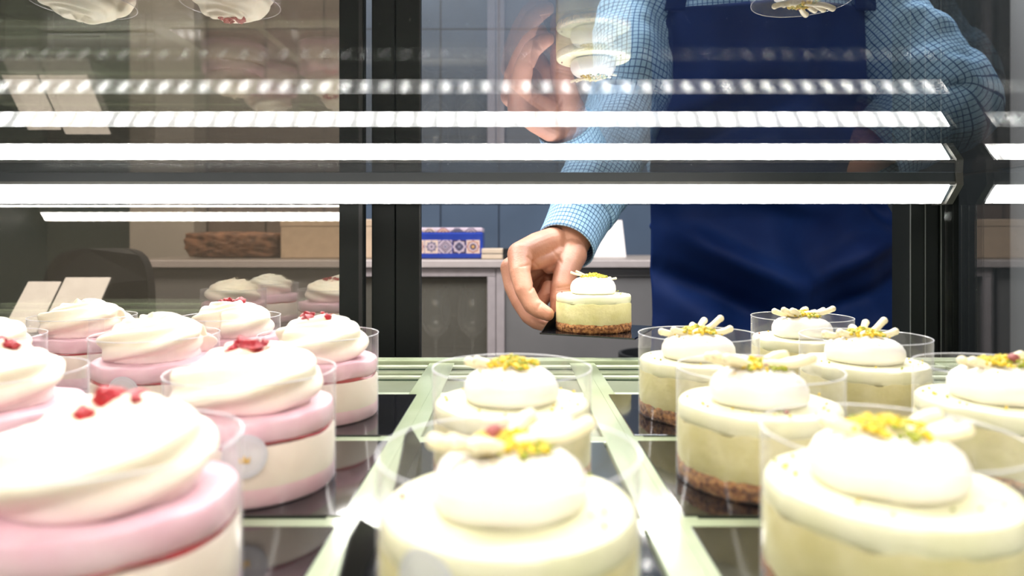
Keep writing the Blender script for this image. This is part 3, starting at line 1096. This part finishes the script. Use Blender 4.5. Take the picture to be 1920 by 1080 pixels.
# two slim black books beside it
for i, (z0_, lab) in enumerate(((0.0, 'slim black book with cream page edge, lower of the two beside the tin'), (0.0165, 'slim black book with cream page edge, upper of the two beside the tin'))):
    d = 2.05
    b = thing('slim_book', lab, 'book', (X(945, d), d + .05, zt + 0.0016 + z0_), 'slim books on the counter')
    z_ = zt + 0.0018 + z0_
    bm = bmesh.new()
    box(bm, X(943, d), X(1010, d), d, d + 0.11, z_, z_ + 0.0155, bev=0.001)
    obj('cover', bm, M['black'], b)
    bm = bmesh.new()
    box(bm, X(903, d), X(943, d) - .0003, d + .002, d + 0.108, z_ + 0.0008, z_ + 0.0145, bev=0.0008)
    obj('pages', bm, M['pages'], b)

# white card standing behind the arm
d = 2.3
bm = bmesh.new()
zc0 = zt + 0.0018
vs = [(X(1112, d), d, zc0), (X(1174, d), d, zc0), (X(1169, d), d + .03, zc0 + .125), (X(1128, d), d + .03, zc0 + .125)]
vs2 = [(a, b + 0.02, c) for a, b, c in vs]
A = [bm.verts.new(v) for v in vs]
B = [bm.verts.new(v) for v in vs2]
bm.faces.new(A); bm.faces.new(B[::-1])
for i in range(4):
    bm.faces.new((A[i], A[(i + 1) % 4], B[(i + 1) % 4], B[i]))
tag(obj('white_carton', bm, M['paperwhite']), 'plain white carton on the counter behind the outstretched arm', 'carton')

# beige box and brown loaf behind the sliding door
d = 2.12
bm = bmesh.new()
box(bm, X(526, d), X(700, d), d, d + 0.2, zt + 0.0016, zt + 0.0016 + 72 * d / F, bev=0.003)
bb = obj('beige_box', bm, M['boxbeige'])
tag(bb, 'beige cardboard box on the counter behind the sliding glass door', 'box')
bm = bmesh.new()
box(bm, X(525, d), X(701, d), d - .001, d + 0.201, zt + 0.0016 + 60 * d / F, zt + 0.0016 + 73.5 * d / F, bev=0.002)
obj('box_lid', bm, M['boxbeige'], bb, shift=False)
d = 2.14
bm = bmesh.new()
lx0, lx1 = X(338, d), X(524, d)
n = 14
for i in range(26):
    t = (i + .5) / 26
ball(bm, ((lx0 + lx1) / 2, d + 0.07, zt + 0.05), 1.0, 5, ((lx1 - lx0) / 2, 0.075, 0.052))
for v in bm.verts:
    c = Vector(((lx0 + lx1) / 2, d + .07, zt + .042))
    q = v.co - c
    k_ = 1 + 0.05 * nz(v.co.x * 30, v.co.y * 30, v.co.z * 30) + 0.06 * nz(v.co.x * 80, v.co.y * 80, v.co.z * 80)
    # squared-off block, flat bottom
    hx, hy, hh = (lx1 - lx0) / 2, 0.075, 0.042
    q = Vector((q.x / hx, q.y / 0.075, q.z / 0.052))
    mxx = max(abs(q.x), abs(q.y), abs(q.z))
    q = q * (0.12 + 0.88 * (1.0 / mxx) ** 0.85)
    q = Vector((q.x * hx, q.y * hy, q.z * hh))
    v.co = c + q * k_
    v.co.z = max(v.co.z, zt + 0.0018)
tag(obj('crusty_loaf', bm, M['loaf'], smooth=True), 'long dark brown crusty loaf on the counter beside the beige box', 'loaf')

# small dark bin on the floor side of the counter, seen low beside the apron
d = 1.86
bm = bmesh.new()
bz0, bz1 = 0.0, HC - (662 - CY) * d / F
lathe(bm, [(0, 0), (0.085, 0), (0.095, bz1 - .02), (0.10, bz1 - .015), (0.10, bz1), (0.092, bz1), (0.086, bz1 - .03), (0.08, .01), (0, .01)], 40)
for v in bm.verts:
    v.co += Vector((X(1160, d) + 0.10, d, 0))
tag(obj('waste_bin', bm, M['black'], auto=40), 'small dark round bin by the counter beside the blue apron', 'bin')

# black chair and low side table with two white cartons (behind the sliding door)
dch = 1.53
chx = X(178, dch)
ch = thing('black_chair', 'black chair with rounded back behind the sliding glass door', 'chair', (chx, dch + .2, 0))
zt0 = HC - (466 - CY) * dch / F
bm = bmesh.new()
hw = (280 - 78) / 2 * dch / F
pts = []
N = 40
for i in range(N + 1):
    a = pi * i / N
    ex = 0.45
    pts.append((chx + hw * math.copysign(abs(cos(a)) ** ex, cos(a)), zt0 - 0.16 + 0.16 * sin(a) ** 0.6))
lower = [(chx - hw * 0.92, 0.60), (chx + hw * 0.92, 0.60)]
poly_ = pts + lower
Fv = [bm.verts.new((x, dch + 0.03 * (1 - ((x - chx) / hw) ** 2), z)) for x, z in poly_]
Bv = [bm.verts.new((x, dch + 0.03 + 0.03 * (1 - ((x - chx) / hw) ** 2), z)) for x, z in poly_]
bm.faces.new(Fv); bm.faces.new(Bv[::-1])
for i in range(len(poly_)):
    j = (i + 1) % len(poly_)
    bm.faces.new((Fv[i], Fv[j], Bv[j], Bv[i]))
obj('backrest', bm, M['black'], ch)
bxo('seat', (chx - .22, chx + .22, dch + .02, dch + .41, 0.44, 0.49), M['black'], ch, bev=0.015)
for sx in (-1, 1):
    for yy in (0.04, 0.38):
        bm = bmesh.new()
        tube(bm, [(chx + sx * .19, dch + yy, 0), (chx + sx * .18, dch + yy, 0.44)], [.013, .016], 12)
        obj('leg', bm, M['black'], ch)
    bm = bmesh.new()
    tube(bm, [(chx + sx * .17, dch + .045, 0.47), (chx + sx * .17, dch + .045, 0.62)], [.014, .014], 12)
    obj('back_support', bm, M['black'], ch)

dtb = 1.28
st = thing('side_table', 'narrow dark side table holding two white cards behind the sliding door', 'table', (X(70, dtb), dtb + .12, 0))
ztb = HC - (628 - CY) * dtb / F
bxo('table_top', (X(-40, dtb), X(175, dtb), dtb, dtb + .20, ztb - .02, ztb), M['darkwall'], st, bev=0.003)
for sx in (-30, 165):
    for yy in (.02, .16):
        bxo('leg', (X(sx, dtb) - .01, X(sx, dtb) + .01, dtb + yy, dtb + yy + .02, 0, ztb - .02), M['black'], st)
for x0_, x1_, y_, lab in ((-12, 54, 541, 'narrow white card leaning back on the side table at the photo edge'), (59, 150, 533, 'wider white card leaning back on the side table')):
    bm = bmesh.new()
    zz = HC - (y_ - CY) * dtb / F - ztb
    lean = radians(38)  # lean added so the faces catch the overhead light
    L_ = (zz + 0.006) / cos(lean)
    box(bm, X(x0_, dtb), X(x1_, dtb), -0.0015, 0.0015, 0, L_, bev=0.0006)
    rot_ = Matrix.Rotation(-lean, 4, 'X')
    for v in bm.verts:
        v.co = rot_ @ v.co + Vector((0, dtb + .02, ztb + 0.0008))
    tag(obj('white_card', bm, M['paperbright']), lab, 'card', 'white cards on the side table')

# ================================================================== the person
PX, PY = 0.405, 1.19
per = thing('person', 'person in blue checked shirt and blue apron holding out a cake behind the case', 'person', (PX, PY, 0))


def loft(name, rings, mat, parent, closed=True, uvs=None, smooth=True, thick=0.0):
    """rings: list of lists of Vector; uvs: same shape of (u, v)"""
    bm = bmesh.new()
    uvl = bm.loops.layers.uv.new('UVMap')
    V = [[bm.verts.new(p) for p in r] for r in rings]
    for i in range(len(V) - 1):
        n = len(V[i])
        for k in range(n if closed else n - 1):
            k2 = (k + 1) % n
            f = bm.faces.new((V[i][k], V[i][k2], V[i + 1][k2], V[i + 1][k]))
            if uvs:
                du = uvs[i][1][0] - uvs[i][0][0]
                cs = [uvs[i][k], (uvs[i][k][0] + du, uvs[i][k][1]), (uvs[i + 1][k][0] + du, uvs[i + 1][k][1]), uvs[i + 1][k]]
                for lp, c in zip(f.loops, cs):
                    lp[uvl].uv = c
    me = bpy.data.meshes.new(name)
    bmesh.ops.recalc_face_normals(bm, faces=bm.faces)
    bm.to_mesh(me)
    bm.free()
    o = link_mesh(name, me, mat, parent, True, smooth)
    if thick:
        s = o.modifiers.new('t', 'SOLIDIFY')
        s.thickness = thick
        s.offset = 1.0
    return o


def spline(pts, n):
    """Catmull-Rom through (Vector, r) keys"""
    out = []
    m = len(pts)
    for i in range(n + 1):
        t = i / n * (m - 1)
        k = min(int(t), m - 2)
        u = t - k
        P = [pts[max(0, min(m - 1, k + j))] for j in (-1, 0, 1, 2)]
        def cr(a, b, c, d_):
            return 0.5 * ((2 * b) + (-a + c) * u + (2 * a - 5 * b + 4 * c - d_) * u * u + (-a + 3 * b - 3 * c + d_) * u ** 3)
        pos = Vector([cr(*[p[0][j] for p in P]) for j in range(3)])
        out.append((pos, cr(*[p[1] for p in P])))
    return out


def sleeve(name, keys, n, seed, amp, parent, ustart=0.0):
    sp = spline(keys, n)
    seg = 72
    rings, uvs = [], []
    prevn = None
    L = 0
    for i, (p, r) in enumerate(sp):
        t = (sp[min(i + 1, n)][0] - sp[max(i - 1, 0)][0]).normalized()
        if prevn is None:
            prevn = t.cross(Vector((0, 1, 0.2))).normalized()
        nrm = (prevn - t * prevn.dot(t)).normalized()
        prevn = nrm
        bn = t.cross(nrm)
        if i:
            L += (p - sp[i - 1][0]).length
        ring, uv = [], []
        for k in range(seg):
            a = 2 * pi * k / seg
            w = nz(cos(a) * 1.5 + seed, sin(a) * 1.5, L * 16 + seed) + 0.5 * nz(cos(a) * 2.5 - L * 20, sin(a) * 2.5 + seed, L * 40)
            fade = min(1, i / 4, (n - i) / 5)
            ring.append(p + (nrm * cos(a) + bn * sin(a)) * (r * (1 + amp * w * fade)))
            uv.append((a * 0.058 + ustart, L))
        rings.append(ring)
        uvs.append(uv)
    return loft(name, rings, M['plaid'], parent, True, uvs, True, 0.0015)


# shirt body
prof = [(0.86, .150, .125), (0.95, .155, .128), (1.05, .150, .128), (1.15, .166, .130), (1.26, .196, .130), (1.36, .203, .126), (1.43, .198, .115), (1.475, .165, .095), (1.505, .105, .075), (1.525, .072, .064)]
rings, uvs = [], []
for i in range(46):
    t = i / 45 * (len(prof) - 1)
    k = min(int(t), len(prof) - 2)
    u = t - k
    z, a_, b_ = [prof[k][j] * (1 - u) + prof[k + 1][j] * u for j in range(3)]
    ring, uv = [], []
    for s in range(96):
        th = 2 * pi * s / 96
        ex = 0.8
        cx_, sy_ = cos(th), sin(th)
        w = 1 + 0.015 * nz(cx_ * 2, sy_ * 2, z * 9)
        ring.append(Vector((PX + a_ * w * math.copysign(abs(cx_) ** ex, cx_), PY + b_ * w * math.copysign(abs(sy_) ** ex, sy_), z)))
        uv.append((th * 0.165, z))
    rings.append(ring)
    uvs.append(uv)
loft('shirt', rings, M['plaid'], per, True, uvs)
# collar of the shirt
bm = bmesh.new()
for s_ in (0,):
    lathe(bm, [(0.070, 1.512), (0.074, 1.535), (0.068, 1.552), (0.078, 1.548), (0.088, 1.520), (0.082, 1.505)], 48)
for v in bm.verts:
    v.co += Vector((PX, PY, 0))
obj('shirt_collar', bm, M['plaid'], per, smooth=True)

# arms: joints
sh_r = Vector((PX - 0.185, PY - 0.01, 1.425))
el_r = W(1178, 215, 1.06)
wr_r = W(1060, 463, 0.862)
mid = el_r.lerp(wr_r, 0.52)
sr = sleeve('sleeve', [(sh_r + Vector((.03, 0, .015)), .085), (sh_r.lerp(el_r, .35), .070), (sh_r.lerp(el_r, .72), .063), (el_r + Vector((-.005, .012, 0)), .060), (el_r.lerp(wr_r, .28), .054), (el_r.lerp(wr_r, .6), .0495), (el_r.lerp(wr_r, .76), .0445), (el_r.lerp(wr_r, .80), .0405)], 80, 3.0, 0.12, per)
cdir = (wr_r - el_r).normalized()
c0 = el_r.lerp(wr_r, .745)
c1 = el_r.lerp(wr_r, 1.0)
cu = sleeve('cuff', [(c0, .0385), (c0.lerp(c1, .2), .0400), (c0.lerp(c1, .6), .0372), (c1, .0362)], 16, 9.0, 0.02, sr, 0.02)

sh_l = Vector((PX + 0.185, PY - 0.01, 1.425))
el_l = W(1772, 196, 1.08)
wr_l = W(1585, 318, 1.09)
sl2 = sleeve('sleeve', [(sh_l + Vector((-.03, 0, .015)), .085), (sh_l.lerp(el_l, .35), .078), (sh_l.lerp(el_l, .75), .078), (el_l + Vector((.004, 0, -.004)), .072), (el_l.lerp(wr_l, .25), .066), (el_l.lerp(wr_l, .75), .060)], 72, 7.0, 0.13, per)

# apron: bib and skirt as one cloth sheet around the front
APF = [(-.15, .01, .02, -.075, .020, .020), (-.17, -.05, .0, -.13, -.022, .022), (.24, .03, .04, -.06, .018, .020), (.26, -.04, .06, -.12, -.020, .022),
       (-.10, .09, .06, .045, .012, .018), (.02, -.08, .03, -.30, .018, .03), (-.1, -.1, -.08, -.4, .016, .03), (.14, -.08, .17, -.4, .018, .03), (.12, .10, .20, .02, -.012, .016),
       (-.14, .20, -.05, .12, .006, .02), (.14, .24, .05, .14, .006, .02)]
rows_, uvs = [], []
nu, nv = 110, 150
z_top, z_bot = HC + 0.365, 0.42
for j in range(nv + 1):
    v = j / nv
    z = z_top + (z_bot - z_top) * v
    h = z - HC
    # half width of the cloth and the ellipse it wraps
    if h > 0.15:
        hw_ = 0.163 + (0.365 - h) * 0.05
    else:
        hw_ = 0.174 + (0.15 - h) * 0.085
    hw_ = min(hw_, 0.225)
    a_ = 0.222 + max(0, 0.15 - h) * 0.10
    b_ = 0.148 + max(0, 0.15 - h) * 0.10
    row = []
    for i in range(nu + 1):
        u = -1 + 2 * i / nu
        x = u * hw_ - 0.006
        y = -b_ * sqrt(max(0.02, 1 - (x / a_) ** 2))
        low = max(0.0, min(1.0, (0.10 - h) / 0.22))
        x += low * (0.022 + 0.030 * (u + 1))
        fold = 0.008 * nz(u * 2.2 + 3, h * 3.2, 1.5) + 0.004 * nz(u * 4 + h * 6, h * 9, 5.5) + low * (0.030 * nz(u * 2.2 + h * 3.5, h * 2.3 + u, 7.7) + 0.020 * nz(u * 3 - h * 7, h * 6 + u * 2, 2.2))
        for (xa, ha, xb, hb_, am, wd) in APF:
            dx_, dh_ = xb - xa, hb_ - ha
            L2 = dx_ * dx_ + dh_ * dh_
            tt = max(0.0, min(1.0, ((x - xa) * dx_ + (h - ha) * dh_) / L2))
            dd = ((x - xa - tt * dx_) ** 2 + (h - ha - tt * dh_) ** 2) / wd ** 2
            fold += 1.7 * am * math.exp(-dd) * sin(pi * (0.12 + 0.76 * tt))
        dip = 0.012 * (1 - abs(u)) if j == 0 else 0
        row.append(Vector((PX + x, PY + y - fold, z)))
    rows_.append(row)
ap = loft('apron', rows_, M['apron'], per, False, None, True, 0.002)
for sx in (-1, 1):
    bm = bmesh.new()
    pts = [Vector((PX + sx * .150, PY - 0.118, z_top - .006)), Vector((PX + sx * .140, PY - 0.126, z_top + .05)), Vector((PX + sx * .11, PY - 0.085, 1.47)), Vector((PX + sx * .075, PY - .04, 1.525)), Vector((PX + sx * .06, PY + .05, 1.53))]
    for a, b in zip(pts[:-1], pts[1:]):
        w = Vector((0.016, 0, 0))
        o_ = Vector((0, -0.003, 0.003))
        q = [bm.verts.new(a - w), bm.verts.new(a + w), bm.verts.new(b + w), bm.verts.new(b - w)]
        q2 = [bm.verts.new(x_.co + o_) for x_ in q]
        bm.faces.new(q2); bm.faces.new(q[::-1])
        for i in range(4):
            bm.faces.new((q[i], q[(i + 1) % 4], q2[(i + 1) % 4], q2[i]))
    obj('strap', bm, M['apron'], ap)
bm = bmesh.new()
extr = []
for k in range(49):
    th = 0.6 + (pi - 1.2) * k / 48
    extr.append(Vector((PX + .172 * cos(th), PY + .150 * sin(th) * 0.98, 1.045)))
tube(bm, extr, [.008] * 49, 8)
obj('waist_tie', bm, M['apron'], ap, smooth=True)

# trousers and shoes
bm = bmesh.new()
for sx in (-1, 1):
    chain(bm, [((PX + .03 + sx * .070, PY, .93), .105), ((PX + .03 + sx * .09, PY, .70), .090), ((PX + .02 + sx * .10, PY + .01, .48), .075), ((PX + sx * .115, PY + .03, .12), .062)])
me = remesh(bm, 0.012, 4)
link_mesh('trousers', me, M['trousers'], per, True, True)
for sx in (-1, 1):
    bm = bmesh.new()
    ball(bm, (PX + sx * .12, PY - .03, .045), 1.0, 3, (.048, .135, .055))
    for v in bm.verts:
        v.co.z = max(v.co.z, 0.002)
    obj('shoe', bm, M['shoe'], per, smooth=True)

# --- body: coarse figure plus finely modelled hands, one mesh
bm = bmesh.new()
hz_ = 1.70
ball(bm, (PX, PY - .01, hz_), 1.0, 4, (.076, .095, .112))
ball(bm, (PX, PY - .045, hz_ - .065), 1.0, 3, (.058, .060, .055))
chain(bm, [((PX, PY - .098, hz_ + .012), .011), ((PX, PY - .118, hz_ - .022), .014)])
for sx in (-1, 1):
    ball(bm, (PX + sx * .077, PY + .005, hz_ - .005), 1.0, 2, (.010, .020, .032))
    ball(bm, (PX + sx * .032, PY - .088, hz_ + .018), 1.0, 2, (.022, .012, .008))
ball(bm, (PX, PY - .096, hz_ - .060), 1.0, 2, (.026, .012, .009))
chain(bm, [((PX, PY + .005, 1.46), .062), ((PX, PY - .002, 1.60), .056)])
chain(bm, [((PX - .1, PY, 1.42), .07), ((PX + .1, PY, 1.42), .07)])
for zz in (0.95, 1.05, 1.15, 1.25, 1.35):
    ball(bm, (PX, PY, zz), 1.0, 3, (.130, .100, .09))
chain(bm, [(sh_r, .055), (el_r, .040), (el_r.lerp(wr_r, .3), .040), (wr_r, .028)])
chain(bm, [(sh_l, .055), (el_l, .040), (el_l.lerp(wr_l, .3), .040), (wr_l, .028)])
for sx in (-1, 1):
    chain(bm, [((PX + .03 + sx * .065, PY, .92), .08), ((PX + .02 + sx * .10, PY + .01, .48), .05), ((PX + sx * .115, PY + .03, .10), .04)])
coarse = remesh(bm, 0.007, 3)

# right hand (holding the board)
J = lambda x, y, d, r: (W(x, y, d), r)
bm = bmesh.new()
wrist = J(1060, 463, .865, .0270)
fore = (W(1060, 463, .865).lerp(el_r, 0.35), .033)
mc_i = J(975, 477, .790, .0150)
mc_m = J(960, 503, .806, .0140)
mc_r = J(972, 522, .826, .0130)
mc_p = J(992, 532, .846, .0120)
th_c = J(1072, 478, .842, .0190)
chain(bm, [fore, wrist])
# back of the hand: fans from wrist to knuckles
for m_, w_ in ((mc_i, J(1040, 455, .852, .0200)), (mc_m, J(1040, 463, .856, .0190)), (mc_r, J(1045, 474, .862, .0180)), (mc_p, J(1055, 486, .868, .0170))):
    md = (w_[0].lerp(m_[0], .5) + Vector((0, 0, .002)), (w_[1] + m_[1]) / 2)
    chain(bm, [wrist, w_, md, m_])
chain(bm, [(wrist[0], .026), J(1022, 472, .835, .0165), mc_i])
# index
chain(bm, [mc_i, J(975, 512, .766, .0118), J(983, 543, .752, .0108), J(998, 572, .745, .0100), J(1012, 582, .742, .0094), J(1026, 589, .740, .0078)])
# middle
chain(bm, [mc_m, J(963, 537, .793, .0112), J(976, 566, .778, .0104), J(992, 592, .766, .0096), J(1006, 603, .760, .0088), J(1020, 609, .756, .0074)])
# ring and little finger, curled into the palm
chain(bm, [mc_r, J(978, 552, .822, .0108), J(990, 572, .814, .0100), J(1010, 570, .806, .0092), J(1024, 552, .804, .0086), J(1028, 538, .808, .0078)])
chain(bm, [mc_p, J(996, 556, .848, .0095), J(1008, 560, .846, .0086), J(1022, 545, .838, .0082), J(1030, 526, .836, .0078)])
# thumb
chain(bm, [(wrist[0], .026), th_c, J(1064, 500, .822, .0160), J(1058, 520, .806, .0138), J(1053, 541, .793, .0128), J(1050, 562, .786, .0118), J(1047, 578, .783, .0098), J(1046, 587, .781, .0075)])
# web between thumb and index
chain(bm, [J(1046, 480, .835, .0150), J(1020, 488, .815, .0110), J(1000, 492, .800, .0095)])
chain(bm, [J(1050, 492, .832, .0120), J(1030, 500, .820, .0090)])
chain(bm, [J(1000, 520, .848, .012), J(1025, 515, .850, .012), J(1046, 520, .845, .012)])
hand = remesh(bm, 0.00115, 5, 0.5)
# skin creases at the joints
for (xa, ya, xb, yb_, dep, wid, dmax) in ((1046, 540, 1072, 536, .0011, 2.0, .80), (1045, 545, 1068, 542, .0008, 1.6, .80), (995, 545, 1001, 536, .0010, 2.2, .80),
                                          (1006, 582, 1013, 570, .0009, 2.0, .78), (990, 482, 1008, 500, .0010, 2.4, .84), (976, 500, 992, 497, .0006, 2.0, .80),
                                          (1012, 588, 1022, 601, .0004, 1.5, .78), (1036, 470, 1052, 492, .0007, 2.5, .86)):
    for v in hand.vertices:
        c = v.co
        if c.y > dmax:
            continue
        qx, qy = CX + c.x * F / c.y, CY - (c.z - HC) * F / c.y
        L2 = (xb - xa) ** 2 + (yb_ - ya) ** 2
        tt = max(0, min(1, ((qx - xa) * (xb - xa) + (qy - ya) * (yb_ - ya)) / L2))
        d2 = (qx - xa - tt * (xb - xa)) ** 2 + (qy - ya - tt * (yb_ - ya)) ** 2
        if d2 < 40:
            v.co = c - v.normal * dep * math.exp(-d2 / wid ** 2)

# left hand resting on the back of the hip
bm = bmesh.new()
wl = (wr_l, .026)
dirl = (wr_l - el_l).normalized()
palm = wr_l + dirl * .05 + Vector((0, .012, -.008))
chain(bm, [(el_l.lerp(wr_l, .7), .032), wl, (palm, .026)])
for i, (dz_, L_) in enumerate(((.026, .062), (.009, .070), (-.008, .066), (-.024, .052))):
    k0 = palm + dirl * .035 + Vector((0, 0, dz_))
    k1 = k0 + dirl * L_ * .5 + Vector((0, .012, -.004))
    k2 = k1 + dirl * L_ * .3 + Vector((0, .016, -.004))
    chain(bm, [(palm + Vector((0, 0, dz_ * .6)), .015), (k0, .0115), (k1, .0098), (k2, .008)])
chain(bm, [(palm + Vector((0, -.005, .01)), .017), (palm + dirl * .015 + Vector((0, -.02, .04)), .012), (palm + dirl * .045 + Vector((0, -.02, .055)), .0095)])
handl = remesh(bm, 0.0022, 4)

bm = bmesh.new()
bm.from_mesh(coarse)
bm.from_mesh(hand)
bm.from_mesh(handl)
body = bpy.data.meshes.new('body')
bm.to_mesh(body)
bm.free()
bo = link_mesh('body', body, M['skin'], per, True, True)
# hair cap and eyes
bm = bmesh.new()
ball(bm, (PX, PY + .008, hz_ + .022), 1.0, 4, (.082, .096, .104))
for v in list(bm.verts):
    if v.co.z < hz_ - .03 + (v.co.y < PY - .03) * .075:
        v.co.z = hz_ - .03 + (v.co.y < PY - .03) * .075
obj('hair', bm, M['hair'], per, smooth=True)
for sx in (-1, 1):
    bm = bmesh.new()
    ball(bm, (PX + sx * .031, PY - .092, hz_ + .004), .0105, 3)
    obj('eye', bm, M['paperwhite'], per, smooth=True)

# ================================================================== lamps
def area(name, loc, rot, sx, sy, power, col=(1, 1, 1)):
    l = bpy.data.lights.new(name, 'AREA')
    l.shape = 'RECTANGLE'
    l.size, l.size_y = sx, sy
    l.energy = power
    l.color = col
    o = bpy.data.objects.new(name, l)
    COL.objects.link(o)
    o.location = loc
    o.rotation_euler = rot
    return o


area('shop_fill', (0.2, -1.2, 2.85), (0, 0, 0), 2.4, 1.0, 70, (1, .90, .80))  # unseen lamp, put in to light the shop side
area('work_area_fill', (0.9, 1.50, 2.85), (0, 0, 0), 1.6, 0.4, 80, (0.95, .97, 1.0))  # unseen lamp, put in to light the area behind the case
area('work_area_fill', (-1.0, 1.35, 2.85), (0, 0, 0), 1.8, 0.4, 120, (1.0, .96, .92))  # second unseen fill, added to brighten cupboards and left background

w = bpy.data.worlds.new('room_ambient')
SC.world = w
w.use_nodes = True
w.node_tree.nodes['Background'].inputs[0].default_value = (0.8, 0.85, 0.9, 1)
w.node_tree.nodes['Background'].inputs[1].default_value = 0.25

# ================================================================== camera
cam = bpy.data.cameras.new('camera')
cam.sensor_width = 36.0
cam.lens = 36.0 * F / 1920.0
cam.shift_y = (CY - 540.0) / 1920.0
cam.clip_start = 0.01
cam.dof.use_dof = True
cam.dof.focus_distance = 0.66
cam.dof.aperture_fstop = 7.0
co = bpy.data.objects.new('camera', cam)
COL.objects.link(co)
co.location = (0, 0, HC)
co.rotation_euler = (pi / 2, 0, 0)
SC.camera = co

SC.view_settings.view_transform = 'Standard'
SC.view_settings.look = 'None'
SC.view_settings.exposure = 0.0
cy = SC.cycles
cy.max_bounces = 14
cy.diffuse_bounces = 3
cy.glossy_bounces = 9
cy.transmission_bounces = 6
cy.transparent_max_bounces = 28
cy.caustics_reflective = False
cy.caustics_refractive = False
cy.sample_clamp_indirect = 0.0
cy.use_denoising = True
